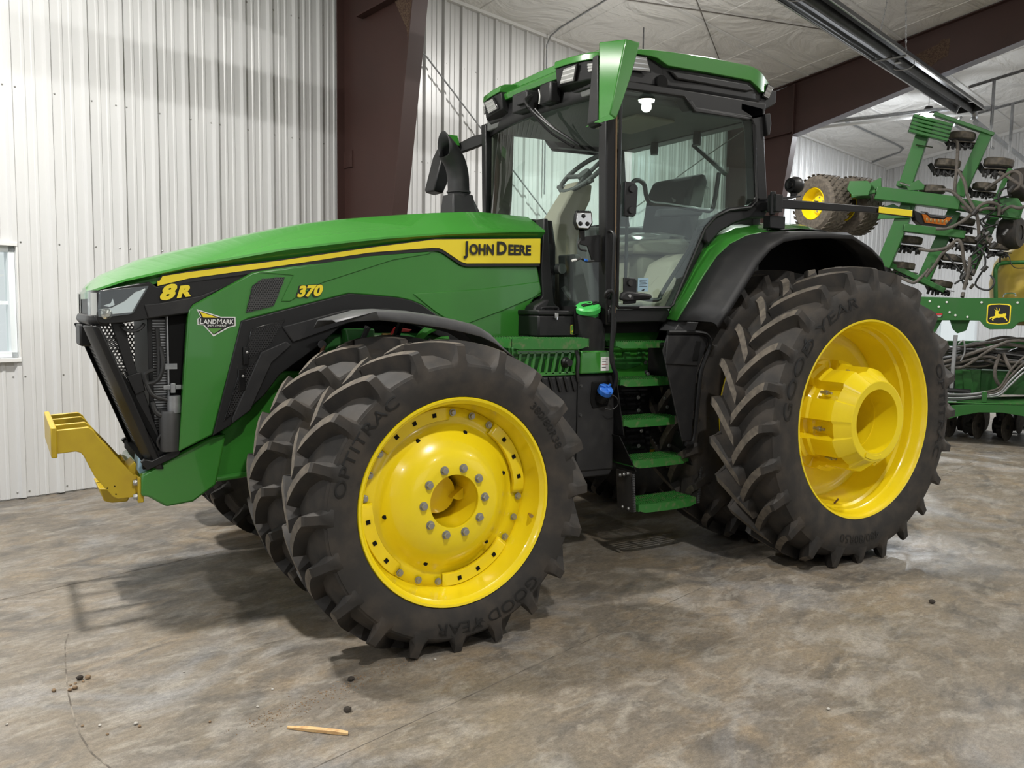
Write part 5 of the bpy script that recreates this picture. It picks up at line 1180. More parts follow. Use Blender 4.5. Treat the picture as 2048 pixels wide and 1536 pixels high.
# ---------------------------------------------------------------- fuel tank, battery cover, steps
MB().prism([(.86, .64), (1.335, .62), (1.60, .615), (1.60, 1.262), (1.285, 1.262), (.86, 1.262)], -.795, -.34).build('fuel_tank', M['black_plastic'], TR_, bevel=.02)
MB().prism([(1.30, .64), (1.36, .585), (1.57, .585), (1.60, .64)], -.79, -.4).build('tank_foot', M['black_plastic'], TR_, bevel=.01)
MB().box(1.285, 1.29, -.80, -.79, .66, 1.25).build('tank_seam', M['black_matte'], TR_)
for z in (1.19, 1.0, .80):
    b = MB(); hexbolt(b, 1.315, -.795, z, .010, .010); b.build('tank_bolt', M['steel_dark'], TR_)
for k in range(7):
    x = .90+k*.056; MB().bar((x, -.80, 1.255), (x+.03, -.80, 1.16), .02, .016, (0, 1, 0)).build('tank_rib', M['black'], TR_, bevel=.004)
# green vented cover
MB().prism([(1.295, 1.268), (1.305, 1.415), (1.525, 1.415), (1.565, 1.268)], -.815, -.45).build('tank_cap_cover', M['green'], TR_, bevel=.01)
MB().prism([(1.455, 1.285), (1.522, 1.285), (1.522, 1.375), (1.455, 1.375)], -.8165, -.815).build('warning_label', M['decal_white'], TR_, smooth=0)
for k in range(4): MB().box(1.465, 1.512-(k % 2)*.015, -.8172, -.8166, 1.36-k*.018, 1.364-k*.018).build('label_print', M['decal_red'] if k == 2 else M['decal_black'], TR_, smooth=0)
MB().box(.86, 1.30, -.70, -.40, 1.262, 1.44).build('battery_box', M['green_dark'], TR_, bevel=.01)
gr = MB().box(.83, 1.295, -.80, -.785, 1.262, 1.285).build('vent_cover', M['green'], TR_, bevel=.004)
MB().box(.83, 1.295, -.80, -.785, 1.40, 1.425).build('vent_rail', M['green'], gr, bevel=.004)
for k in range(9):
    x = .835+k*.052; MB().bar((x, -.793, 1.272), (x+.022+.006*(k % 2), -.793, 1.412), .02, .014, (0, 1, 0)).build('vent_bar', M['green'], gr, bevel=.003)
MB().lathe([(.0005, -.06), (.022, -.06), (.026, -.03), (.034, -.02), (.034, 0)], (1.185, -.795, 1.345), 16).build('isolator_knob', M['black'], TR_)
MB().box(1.155, 1.215, -.84, -.83, 1.338, 1.352).build('knob_grip', M['black'], TR_, bevel=.003)
hose([(1.27, -.80, 1.42), (1.28, -.81, 1.36), (1.275, -.81, 1.28), (1.29, -.80, 1.22)], .012)
# tread platform with raised teeth
def tread(name, x0, x1, y0, y1, z0, z1, nb, curved=.0, teeth=True):
    o = bpy.data.objects.new(name, None); link(o, TR_)
    # front lip with shallow curve
    n = 10; L = []
    for k in range(n+1):
        x = x0+(x1-x0)*k/n; b = curved*math.sin(PI*k/n)
        e = .25 if k in (0, n) else 1
        L.append([(x, y0-b, z1), (x, y0-b+.006, z1), (x, y0-b+.006, z0+(1-e)*.02), (x, y0-b, z0+(1-e)*.02)])
    MB().loft(L).build('tread_lip', M['green_dusty'], o)
    MB().box(x0, x1, y1-.006, y1, z0+.01, z1).build('tread_back', M['green_dusty'], o)
    for x in (x0, x1): MB().box(x-.004, x+.004, y0, y1, z0+.01, z1).build('tread_end', M['green_dusty'], o)
    for k in range(1, nb):
        x = x0+(x1-x0)*k/nb; MB().box(x-.008, x+.008, y0, y1, z1-.012, z1+.001).build('tread_divider', M['green_dusty'], o)
    m_ = max(3, int((y1-y0)/.034))
    for j in range(m_):
        y = y0+(y1-y0)*(j+.5)/m_
        b = MB(); b.box(x0, x1, y-.006, y+.006, z1-.008, z1)
        if teeth:
            x = x0+.01
            while x < x1-.012: b.box(x, x+.008, y-.006, y+.006, z1, z1+.006); x += .019
        b.build('tread_bar', M['green_dusty'], o, smooth=0)
    return o
tread('platform', .755, 1.325, -.855, -.50, 1.432, 1.496, 1)
tread('step', 1.578, 2.032, -.815, -.60, 1.430, 1.470, 3, .01)
tread('step', 1.598, 2.040, -.85, -.64, 1.178, 1.224, 3, .015)
tread('step', 1.610, 2.098, -.88, -.67, .910, .960, 3, .015)
tread('step', 1.672, 2.150, -.91, -.70, .640, .692, 3, .015)
tread('step', 1.700, 2.200, -.945, -.72, .345, .402, 3, .018)
MB().prism([(1.57, 1.44), (2.04, 1.44), (2.085, 1.545), (1.57, 1.545)], -.66, -.645).build('step_riser', M['green'], TR_, bevel=.004)
MB().prism([(1.55, 1.225), (1.985, 1.215), (1.985, 1.43), (1.55, 1.43)], -.66, -.645).build('step_riser', M['green'], TR_, bevel=.004)
rs = MB().prism([(1.60, 1.355), (1.96, 1.36), (1.90, 1.30), (1.78, 1.275), (1.70, 1.285)], -.668, -.660).build('riser_relief', M['green_dark'], TR_, bevel=.003)
for x in (1.62, 1.75, 1.88): MB().prism([(x, 1.345), (x+.075, 1.345), (x+.065, 1.395), (x+.005, 1.395)], -.670, -.66).build('riser_slot', M['green_dusty'], TR_, bevel=.002)
b = MB(); hexbolt(b, 1.965, -.66, 1.255, .010, .01); b.build('riser_bolt', M['steel_dark'], TR_)
# side plates of the ladder
def sp(name, x0, pts, m='black'):
    """plate in the y-z plane at x0"""
    return MB().prism(pts, x0-.004, x0+.004, 'x').build(name, M[m], TR_, bevel=.002)
def splate(name, xt, xb, zt, zb, yt, yb, dep, m='black'):
    L = [[(x-.004, y, z), (x+.004, y, z), (x+.004, y+dep, z), (x-.004, y+dep, z)] for x, y, z in ((xt, yt, zt), (xb, yb, zb))]
    return MB().loft(L).build(name, M[m], TR_, bevel=.002)
splate('ladder_side', 1.545, 1.615, 1.43, .86, -.82, -.875, .22); splate('ladder_side', 2.0, 2.105, 1.43, .86, -.82, -.875, .22)
splate('ladder_side', 1.578, 1.690, .86, .62, -.875, -.92, .20); splate('ladder_side', 2.085, 2.185, .86, .62, -.875, -.92, .20)
for x, xo in ((1.655, -.02), (2.215, .02)):
    L = [[(x-.005+xo*q, -.93-.02*t, z), (x+.005+xo*q, -.93-.02*t, z), (x+.005+xo*q, -.78, z), (x-.005+xo*q, -.78, z)] for t, q, z in ((0, 1, .62), (.5, .5, .50), (1, 0, .355))]
    pl_o = MB().loft(L).build('ladder_flap', M['rubber'], TR_)
    ch = MB()
    for k in range(22):
        z = .61-k*.0115; ch.box(x+xo*(1-k/22)-.006, x+xo*(1-k/22)+.006, -.962-.0*k, -.946, z-.004, z+.004)
    ch.build('flap_edge', M['grey_plastic'], pl_o, smooth=0)['kind'] = 'stuff'
    for y in (-.83, -.87, -.91):
        b = MB(); hexbolt(b, x+xo-.006, y, .60-(y+.87)*.3, .010, .012, 'x', -1); b.build('flap_bolt', M['steel'], pl_o)
    for y in (-.84, -.90):
        b = MB(); hexbolt(b, x-.006, y, .375, .009, .010, 'x', -1); b.build('flap_bolt', M['steel'], pl_o)
for (x, z) in ((1.95, 1.32), (1.975, 1.24), (2.02, 1.08), (2.045, 1.02), (1.895, 1.08), (1.90, .99), (1.93, .845), (1.91, .74), (2.07, .75), (2.13, .66)):
    b = MB(); hexbolt(b, x, -.67 if x < 2.0 else -.80, z, .011, .010); b.build('ladder_bolt', M['steel'], TR_)
MB().box(1.60, 2.06, -.62, -.58, .58, 1.25).build('ladder_back', M['black'], TR_, bevel=.01)
for P in ([(1.62, 1.12), (1.95, 1.12), (1.95, 1.02), (1.90, .99), (1.70, .99), (1.62, 1.02)], [(1.66, .90), (2.0, .90), (2.0, .70), (1.68, .70)]):
    MB().prism(P, -.64, -.62).build('ladder_back_relief', M['black_gloss'], TR_, bevel=.01)
# deflector flap ahead of the rear wheel, with its tube frame
MB().prism([(1.862, 1.53), (2.166, 1.525), (2.224, 1.477), (2.127, 1.274), (2.098, 0.811), (2.021, 0.806), (1.978, 0.936), (1.823, 1.419)], -.992, -.980).build('mud_deflector', M['black_plastic'], TR_, bevel=.005)
MB().prism([(1.852, 1.52), (2.137, 1.516), (2.127, 1.313), (1.843, 1.332)], -1.002, -.99).build('deflector_relief', M['black_plastic'], TR_, bevel=.01)
MB().prism([(2.103, 1.482), (2.147, 1.482), (2.122, 1.347), (2.074, 1.347), (2.074, 1.371)], -1.006, -1.0).build('deflector_slot', M['black_matte'], TR_, bevel=.003)
hose([(x, -1.0, z) for x, z in [(1.857, 1.54), (2.011, 1.54), (2.156, 1.533), (2.214, 1.506), (2.234, 1.448), (2.195, 1.371), (2.156, 1.265), (2.137, 1.072), (2.122, 0.859), (2.098, 0.796), (2.04, 0.792)]], .015, 'black', 'deflector_tube')
for z in (1.45, .95): hose([(1.93+(1.45-z)*.25, -.985, z), (1.95+(1.45-z)*.25, -.85, z), (1.97+(1.45-z)*.25, -.78, z)], .016, 'black', 'deflector_stay', k=3)
# toolbox with lid
tb = MB().box(1.035, 1.375, -.715, -.46, 1.502, 1.640).build('toolbox', M['black'], TR_, bevel=.012)
MB().box(1.03, 1.38, -.722, -.455, 1.640, 1.672).build('toolbox_lid', M['black'], tb, bevel=.008)
MB().tube(smoothpath([(1.13, -.60, 1.672), (1.14, -.60, 1.688), (1.25, -.60, 1.690), (1.26, -.60, 1.674)], 4), .008, 8).build('toolbox_handle', M['black_plastic'], tb)
MB().box(1.15, 1.175, -.735, -.718, 1.620, 1.655).build('toolbox_latch', M['steel'], tb, bevel=.003)
MB().cyl((1.163, -.735, 1.612), (1.163, -.735, 1.63), .006, 8).build('toolbox_padlock', M['chrome'], tb)
# leaping deer badges
DEER = [(.02, .17), (.10, .27), (.22, .29), (.32, .35), (.30, .46), (.33, .55), (.26, .57), (.33, .60), (.31, .66), (.24, .76), (.33, .70), (.36, .63), (.37, .74), (.33, .86), (.41, .75), (.42, .65), (.47, .64), (.51, .74), (.49, .84), (.55, .73), (.52, .62), (.50, .57), (.47, .55), (.49, .46), (.58, .44), (.70, .45), (.78, .50), (.83, .46), (.86, .54), (.90, .40), (.86, .30), (.92, .20), (.99, .05), (.96, .02), (.88, .14), (.78, .24), (.64, .25), (.52, .22), (.42, .23), (.28, .18), (.22, .10), (.26, .03), (.21, .04), (.15, .11), (.19, .19), (.12, .21), (.06, .13)]
BADGE = [(-.08, .10), (-.06, -.02), (.06, -.10), (.5, -.14), (.94, -.10), (1.06, -.02), (1.08, .10), (1.08, .86), (1.05, .95), (.95, 1.0), (.5, 1.03), (.05, 1.0), (-.05, .95), (-.08, .86)]
def deer_badge(place, s_, parent, name='deer_badge', ring='yellow_decal', field='decal_black', fig='yellow_decal'):
    """place(u, v, d) -> point; u right, v up in badge heights, d outwards"""
    def lay(P, d, m, nm, par, grow=1.0, solid=.0015):
        V = [place((.5+(u-.5)*grow)*s_, (.45+(v-.45)*grow)*s_, d) for u, v in P]
        return MB().add(V, [list(range(len(V)))]).build(nm, M[m], par, smooth=0)
    o = lay(BADGE, .000, ring, name, parent, 1.0); lay(BADGE, .002, field, 'badge_field', o, .90); lay(DEER, .004, fig, 'leaping_deer', o, .92); return o
deer_badge(lambda u, v, d: (1.285+u*.8, -.7155-d, 1.525+v*1.05), .052, TR_, field='decal_green')
# filler neck with the green cap
nk = MB(); nk.loft([[(1.45+.11*math.cos(t), -.70+.09*math.sin(t), 1.40) for t in [2*PI*k/16 for k in range(16)]], [(1.43+.11*math.cos(t), -.71+.10*math.sin(t), 1.55) for t in [2*PI*k/16 for k in range(16)]], [(1.40+.088*math.cos(t), -.745+.085*math.sin(t), 1.625-.02*math.cos(t)) for t in [2*PI*k/16 for k in range(16)]]]); nk.build('filler_neck', M['black_plastic'], TR_, smooth=50)
Mx = Matrix.Translation((1.388, -.755, 1.668)) @ Matrix.Rotation(R(18), 4, 'X') @ Matrix.Rotation(R(-14), 4, 'Y')
b = MB(); b.lathe([(.0005, 0), (.072, 0), (.072, .03), (.0005, .03)], (0, 0, -.055), 28, 'z'); b.xf(Mx); b.build('filler_collar', M['black_plastic'], TR_)
b = MB(); b.lathe([(.068, -.03), (.068, 0), (.082, .004), (.082, .032), (.07, .042), (.0005, .044)], (0, 0, 0), 32, 'z'); b.xf(Mx); cp_ = b.build('filler_cap', M['green_cap'], TR_)
b = MB(); b.box(-.045, .06, -.012, .012, .044, .056); b.box(.03, .075, -.02, .02, .04, .052); b.xf(Mx); b.build('cap_latch', M['black'], cp_, bevel=.004)
b = MB(); b.tube([(.018*math.cos(t)+.01, .018*math.sin(t), .058) for t in [2*PI*k/14 for k in range(14)]], .003, 6, closed=True); b.xf(Mx); b.build('cap_ring', M['green_cap'], cp_)
# blue cap of the second tank
MB().prism([(1.392, 1.085), (1.41, 1.04), (1.53, 1.05), (1.545, 1.10), (1.535, 1.215), (1.40, 1.215)], -.803, -.79).build('filler_recess', M['black_matte'], TR_, bevel=.006)
Mx = Matrix.Translation((1.467, -.835, 1.135)) @ Matrix.Rotation(R(38), 4, 'X')
b = MB(); b.lathe([(.0005, 0), (.042, 0), (.045, .03), (.045, .055), (.038, .06)], (0, 0, -.05), 22, 'z'); b.xf(Mx); b.build('def_neck', M['black'], TR_)
b = MB(); b.lathe([(.046, 0), (.050, .004), (.050, .034), (.042, .042), (.0005, .043)], (0, 0, .012), 24, 'z'); b.xf(Mx); bc = b.build('def_cap', M['blue_cap'], TR_)
for a in (30, 150, 270):
    b = MB(); b.box(.01, .048, -.007, .007, .05, .066); b.xf(Mx @ Matrix.Rotation(R(a), 4, 'Z')); b.build('cap_rib', M['blue_cap'], bc, bevel=.002)
hose([(1.50, -.85, 1.14), (1.55, -.87, 1.11), (1.56, -.87, 1.065), (1.52, -.86, 1.035), (1.48, -.84, 1.04)], .0035, 'hose_black', 'cap_tether')
# handrail beside the steps
hose([(1.44, -.86, 1.755), (1.442, -.875, 1.785), (1.462, -.885, 1.80), (1.485, -.885, 1.785), (1.492, -.885, 1.74), (1.492, -.885, 1.56), (1.485, -.885, 1.38), (1.50, -.885, 1.32), (1.53, -.88, 1.27), (1.537, -.87, 1.21), (1.535, -.84, 1.16)], .014, 'black', 'handrail', n=10)
hose([(1.515, -.80, 1.70), (1.53, -.84, 1.64), (1.535, -.85, 1.58), (1.525, -.845, 1.48), (1.515, -.83, 1.42)], .013, 'black', 'handrail', n=10)
# ---------------------------------------------------------------- folded seed drill behind the tractor
DR = empty('seed_drill', (9.4, 2.63, 0), R(-60.6), 'green folded seed drill with yellow tank behind the rear tractor wheel', 'seed drill')
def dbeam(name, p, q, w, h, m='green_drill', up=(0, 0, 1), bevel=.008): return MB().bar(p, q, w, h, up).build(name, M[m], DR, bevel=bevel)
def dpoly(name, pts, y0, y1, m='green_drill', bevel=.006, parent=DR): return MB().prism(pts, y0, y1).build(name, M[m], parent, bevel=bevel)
def dhose(pts, r=.022, m='hose', name='seed_hose', k=7): return MB().tube(smoothpath(pts, k), r, 8).build(name, M[m], DR)
# transport wheels folded up on the wing
def small_wheel(c_, yaw, parent):
    e = bpy.data.objects.new('wing_wheel', None); link(e, parent); e.location = c_; e.rotation_euler = (0, 0, yaw)
    Rl, W = .425, .36
    prof = [(.22, W/2-.03), (.235, W/2-.01), (.30, W/2), (.36, W/2-.004), (.40, W/2-.04), (.412, W*.25), (.415, 0)]
    full = prof+[(r, -a) for r, a in prof[-2::-1]]
    b = MB(); b.lathe(full, n=56)
    for row in range(6):
        a0 = -W/2+.045+row*(W-.09)/5
        for k in range(30):
            t = 2*PI*(k+.5*(row % 2))/30; dt = .075
            V = []
            for da, tt in ((-.024, -dt), (.024, -dt*.3), (.024, dt), (-.024, dt*.3)):
                for r in (.408, .421): V.append((r*math.cos(t+tt), a0+da, r*math.sin(t+tt)))
            b.add(V, [(1, 3, 5, 7), (0, 1, 3, 2), (2, 3, 5, 4), (4, 5, 7, 6), (6, 7, 1, 0)])
    b.build('tyre', M['rubber_worn'], e, smooth=30)
    MB().lathe([(.228, -W/2+.02), (.222, -W/2+.006), (.212, -W/2+.03), (.20, -.06), (.19, -.02), (.14, -.02), (.125, -.055), (.06, -.06), (.055, -.09), (.0005, -.09)], n=48).build('rim', M['yellow'], e)
    for k in range(6):
        x, z = polar(.10, 60*k+20); q = MB(); hexbolt(q, x, -.058, z, .011, .014); q.build('wheel_bolt', M['steel'], e)
    MB().lathe([(.0005, -.115), (.045, -.11), (.05, -.06)], n=20).build('hub_cap', M['black_dusty'], e)
    return e
small_wheel((-2.36, .10, 3.245), R(-38), DR); small_wheel((-1.98, .48, 3.245), R(-38), DR)
dbeam('wheel_axle', (-2.30, .15, 3.24), (-1.80, .45, 3.30), .09, .09, 'black_dusty')
# wing frame
dpoly('hinge_socket', [(-1.95, 3.51), (-1.72, 3.50), (-1.66, 3.44), (-1.70, 3.30), (-1.90, 3.30), (-1.98, 3.40)], -.22, .10)
dpoly('hinge_lug', [(-1.75, 3.46), (-1.56, 3.55), (-1.55, 3.42), (-1.70, 3.36)], -.12, -.08)
dbeam('hinge_strut', (-1.92, -.20, 3.30), (-1.62, -.15, 3.36), .05, .05)
def hollow(name, p, q, w, h, m='green_drill'):
    o = dbeam(name, p, q, w, h, m)
    P_ = Vector(p); D = (Vector(q)-P_).normalized(); MB().bar(P_-D*.003, P_+D*.01, w*.74, h*.74).build('open_end', M['black_matte'], o, smooth=0); return o
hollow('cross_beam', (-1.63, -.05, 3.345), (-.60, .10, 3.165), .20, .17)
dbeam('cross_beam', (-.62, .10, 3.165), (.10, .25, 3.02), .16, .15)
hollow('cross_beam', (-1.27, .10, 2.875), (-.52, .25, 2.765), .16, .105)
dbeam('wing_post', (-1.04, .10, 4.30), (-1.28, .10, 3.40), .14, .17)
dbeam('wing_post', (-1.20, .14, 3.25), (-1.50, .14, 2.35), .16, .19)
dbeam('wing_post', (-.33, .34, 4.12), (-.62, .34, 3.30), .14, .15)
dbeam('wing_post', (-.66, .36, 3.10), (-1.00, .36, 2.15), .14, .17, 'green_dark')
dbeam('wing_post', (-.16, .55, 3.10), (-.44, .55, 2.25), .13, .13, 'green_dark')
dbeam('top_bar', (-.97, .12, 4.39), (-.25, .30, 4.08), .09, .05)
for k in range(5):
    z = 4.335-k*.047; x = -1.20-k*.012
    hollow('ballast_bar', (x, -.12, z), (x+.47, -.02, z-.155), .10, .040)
dbeam('stop_plate', (-1.37, 0, 3.47), (-1.30, 0, 3.455), .06, .07)
MB().cyl((-1.33, -.02, 3.47), (-1.20, -.02, 3.42), .022, 12).build('pin', M['chrome'], DR)
MB().tube([(-1.16, -.01, 3.97), (-.95, -.01, 3.92)], .010, 8).build('retaining_rod', M['chrome'], DR)
dpoly('pivot_plate', [(-1.25, 3.43), (-1.10, 3.50), (-1.02, 3.42), (-1.03, 3.36), (-1.22, 3.36)], -.04, -.0)
dpoly('gusset', [(-1.55, 3.16), (-1.40, 3.20), (-1.28, 3.12), (-1.18, 3.16), (-1.18, 3.0), (-1.60, 3.0)], .02, .06)
dpoly('end_plate', [(-.20, 3.25), (.08, 3.22), (.15, 3.10), (.12, 2.95), (-.05, 2.95), (-.22, 3.05)], .18, .22)
dbeam('diagonal_arm', (-.03, .28, 3.62), (-.18, .28, 3.20), .05, .06)
dbeam('parallel_arm', (-1.50, .32, 2.42), (-.72, .30, 2.02), .10, .07, 'green_drill')
dbeam('parallel_arm', (-1.40, .42, 2.30), (-.80, .42, 2.05), .10, .06, 'green_dark')
# row units: gauge wheel lying flat, black arms and springs under it
rq = random.Random(11)
def row_unit(x, y, z, s_=1.0, tilt=-.10):
    e = bpy.data.objects.new('row_unit', None); link(e, DR); e.location = (x, y, z); e.rotation_euler = (0, R(rq.uniform(4, 12)), 0); e.scale = (s_,)*3
    MB().lathe([(.0005, .03), (.06, .035), (.07, .045), (.15, .05), (.165, .035), (.165, -.035), (.15, -.05), (.05, -.04), (.0005, -.04)], n=28, ax='z').build('gauge_wheel', M['dirt_disc'], e)
    MB().lathe([(.0005, .06), (.02, .06), (.025, .04)], n=10, ax='z').build('wheel_nut', M['steel_dark'], e)
    b = MB(); b.bar((-.16, 0, -.10), (.16, .02, -.13), .06, .05); b.build('opener_arm', M['black_dusty'], e, bevel=.006)
    b = MB(); b.bar((-.22, .02, -.02), (-.14, .0, -.12), .05, .06); b.build('unit_shank', M['black'], e, bevel=.006)
    b = MB()
    for k in range(7):
        cx = -.14+k*.048+rq.uniform(-.01, .01); dz = rq.uniform(.015, .05)
        b.cyl((cx, -.05, -.12), (cx+rq.uniform(-.02, .02), -.04, -.12-dz-.03), rq.uniform(.010, .022), 7)
    b.build('unit_linkage', M['black_dusty'], e)
    b = MB()
    for k in range(4): cx = -.10+k*.07; b.box(cx, cx+.035, -.07, .05, -.125-rq.uniform(.02, .05), -.08)
    b.build('unit_casting', M['black'], e, bevel=.006)
    b = MB(); b.tube([(.02*math.cos(t*.9)-.02+.018*t, -.07, -.13+.02*math.sin(t*.9)) for t in range(0, 10)], .006, 5); b.build('down_spring', M['steel_dark'], e)
    MB().lathe([(.0005, -.004), (.19, -.004), (.19, .004), (.0005, .004)], (.02, .06, -.085), 28, 'z').build('opener_disc', M['dirt_disc'], e)
for a in ((-.62, .35, 4.10, 1.0), (-.78, .36, 3.75, 1.0), (-.95, .36, 3.41, 1.0), (-.17, .40, 3.72, 1.1), (-.32, .42, 3.42, .9), (-1.20, .40, 2.73, 1.0), (-.65, .42, 2.47, .9), (-1.28, .42, 2.37, 1.0), (-.50, .45, 2.72, .9), (-.78, .48, 2.12, .9), (-.55, .5, 2.98, .9), (-.10, .55, 2.62, .8)): row_unit(*a)
# wide packer tyres at the right
for x, y, z in ((.12, .42, 3.42), (.03, .55, 2.80)):
    e = bpy.data.objects.new('packer_wheel', None); link(e, DR); e.location = (x, y, z); e.rotation_euler = (0, R(20), R(70))
    MB().lathe([(.10, .12), (.19, .12), (.22, .08), (.225, 0), (.22, -.08), (.19, -.12), (.10, -.12)], n=36).build('tyre', M['rubber'], e)
    MB().lathe([(.0005, .10), (.10, .11), (.11, -.11), (.0005, -.10)], n=24).build('rim', M['black_dusty'], e)
# seed hoses
for P in ([(-.70, .20, 4.02), (-.66, .12, 3.95), (-.655, .10, 3.6), (-.66, .08, 3.35), (-.62, .05, 3.18), (-.50, .05, 3.08), (-.42, .1, 3.02)],
          [(-.64, .10, 3.62), (-.55, .05, 3.45), (-.50, .02, 3.25), (-.40, 0, 3.05), (-.36, .02, 2.9), (-.34, .1, 2.70)],
          [(-.86, .05, 3.36), (-.70, .0, 3.33), (-.55, -.02, 3.18), (-.42, 0, 3.03)],
          [(-.85, 0, 2.84), (-.70, -.05, 2.84), (-.55, -.03, 2.92), (-.43, 0, 3.02), (-.30, .0, 3.08), (-.18, .05, 3.08)],
          [(-.42, 0, 3.02), (-.35, -.02, 3.12), (-.25, .0, 3.16), (-.14, .05, 3.12), (-.13, .1, 3.0)],
          [(-.15, .15, 3.56), (-.08, .05, 3.50), (.02, .02, 3.42), (.15, .0, 3.32), (.24, 0, 3.2)],
          [(-.30, .15, 3.35), (-.15, .05, 3.45), (-.02, .02, 3.54), (.08, .0, 3.50), (.09, .0, 3.36), (.0, .05, 3.30)],
          [(-.10, .1, 3.05), (0, .05, 3.10), (.10, 0, 3.07), (.22, 0, 3.12)],
          [(-1.05, .10, 2.58), (-.90, .0, 2.55), (-.72, -.02, 2.58), (-.60, .0, 2.68), (-.54, .0, 2.62), (-.50, .05, 2.40), (-.45, .1, 2.20)],
          [(-.95, .05, 2.20), (-.85, .02, 2.35), (-.75, .0, 2.52), (-.62, .02, 2.62)],
          [(-.43, .02, 2.45), (-.44, .0, 2.25), (-.48, .0, 2.02)],
          [(-1.28, .20, 2.20), (-1.10, .05, 2.12), (-1.0, .05, 2.20), (-.92, .1, 2.3)]): dhose(P)
for P in ([(-.45, .2, 2.62), (-.30, .1, 2.55), (-.25, .1, 2.35), (-.35, .15, 2.10), (-.20, .1, 2.02), (-.13, .1, 2.12), (-.18, .12, 2.22)],
          [(-.60, .2, 2.5), (-.40, .1, 2.3), (-.60, .1, 2.10)], [(-.80, .2, 2.60), (-.60, .2, 2.35), (-.45, .2, 2.15)],
          [(-.30, .3, 2.9), (-.28, .25, 2.6), (-.38, .3, 2.3)]): dhose(P, .013, 'hose_black', 'hydraulic_hose')
# green line blocks and fittings at the joints
for x, y, z in ((-.40, -.03, 3.03), (-.34, .02, 2.70), (-.22, .05, 3.10), (-.48, .02, 2.2), (-.25, .1, 2.3), (.0, .03, 3.32), (-.55, .02, 2.62), (-.16, .02, 2.6)):
    b = MB(); b.cyl((x-.03, y, z-.03), (x+.02, y, z+.04), .032, 8); b.build('hose_clamp', M['black_dusty'], DR)
rq = random.Random(21)
for k in range(26):
    t = rq.random(); x = -.45+t*.42+rq.gauss(0, .05); z = 2.05+t*1.15+rq.gauss(0, .06); y = .12+rq.uniform(-.05, .12)
    b = MB(); b.cyl((x, y, z), (x+rq.uniform(-.05, .05), y+.03, z+rq.uniform(.02, .08)), rq.uniform(.012, .028), 7); b.build('valve_fitting', M[rq.choice(('black_dusty', 'steel_dark', 'hose'))], DR)
for k in range(9):
    t = k/8; x0 = -.45+t*.40; z0 = 2.1+t*1.0
    dhose([(x0, .2, z0), (x0-.10+rq.uniform(-.06, .06), .12, z0+.08), (x0-.05+rq.uniform(-.1, .1), .1, z0+.22), (x0+.10, .15, z0+.28)], .012, 'hose_black', 'hydraulic_hose', 5)
# main beam with the badge
bm = dpoly('main_beam', [(-1.25, 1.93), (-.45, 1.905), (.22, 1.91), (1.60, 1.93), (1.60, 1.62), (.22, 1.61), (.17, 1.60), (.10, 1.515), (-.15, 1.505), (-.21, 1.54), (-.27, 1.615), (-.45, 1.615), (-1.25, 1.60)], -.34, -.10)
bd_ = deer_badge(lambda u, v, d: (-.175+u, -.342-d, 1.60+v), .23, DR)
for x, z in ((-.86, 1.86), (-.66, 1.85), (-.75, 1.79), (-.26, 1.85), (.14, 1.85), (-.41, 1.66), (-.55, 1.68), (-.62, 1.72)):
    MB().lathe([(.0005, -.012), (.013, -.010), (.015, 0)], (x, -.341, z), 10).build('beam_bolt', M['white_plastic'], bm)
wl_ = dpoly('warning_label', [(-.86, 1.645), (-.70, 1.648), (-.70, 1.705), (-.86, 1.702)], -.3425, -.341, 'decal_black', 0, DR)
MB().box(-.825, -.702, -.3435, -.3425, 1.682, 1.702).build('label_band', M['decal_red'], wl_, smooth=0)
MB().box(-.858, -.830, -.3435, -.3425, 1.648, 1.700).build('label_picture', M['decal_white'], wl_, smooth=0)
for k in range(3): MB().box(-.815, -.72+k*.004, -.3435, -.3428, 1.655+k*.008, 1.658+k*.008).build('label_print', M['decal_white'], wl_, smooth=0)
dpoly('beam_bracket', [(-.62, 1.62), (-.38, 1.62), (-.42, 1.48), (-.52, 1.44), (-.58, 1.50)], -.22, -.16, 'green_dark')
dpoly('beam_guard', [(-1.0, 1.62), (-.70, 1.62), (-.78, 1.45), (-.95, 1.40)], -.26, -.22, 'green_dark')
# lower frame and deck
dpoly('deck_beam', [(-1.1, .50), (-.58, .495), (-.36, .525), (.30, .58), (1.6, .60), (1.6, .44), (.30, .415), (.05, .445), (-.21, .43), (-.41, .375), (-.58, .31), (-1.1, .31)], -.42, -.30)
MB().prism([(-1.1, .50), (-.36, .53), (.30, .585), (1.6, .60), (1.6, .62), (-1.1, .52)], -.42, .6).build('deck', M['green_dusty'], DR, bevel=.004)
dbeam('lower_rail', (-1.0, .4, 1.27), (1.5, .4, 1.33), .16, .10, 'green_dark')
dpoly('pillar', [(-.52, .60), (-.22, .60), (-.22, .96), (-.30, .96), (-.52, .95)], .0, .20, 'green_drill')
dpoly('pillar_web', [(-.44, .95), (-.34, .95), (-.28, .62), (-.40, .62)], -.02, .0, 'green_drill')
dpoly('side_box', [(-.22, .62), (.40, .65), (.40, .95), (-.22, .95)], .15, .45, 'green_dark')
dpoly('side_box', [(.45, .62), (1.30, .65), (1.30, 1.10), (.45, 1.0)], .15, .45, 'green_dark')
MB().cyl((-.55, -.28, .60), (-.535, -.25, 1.42), .026, 10).build('stand_pipe', M['galv'], DR)
MB().tube(smoothpath([(-.50, -.25, 1.30), (-.44, -.25, 1.35), (-.42, -.25, 1.20), (-.46, -.25, 1.08)], 5), .010, 8).build('hook_pipe', M['galv'], DR)
rq = random.Random(5)
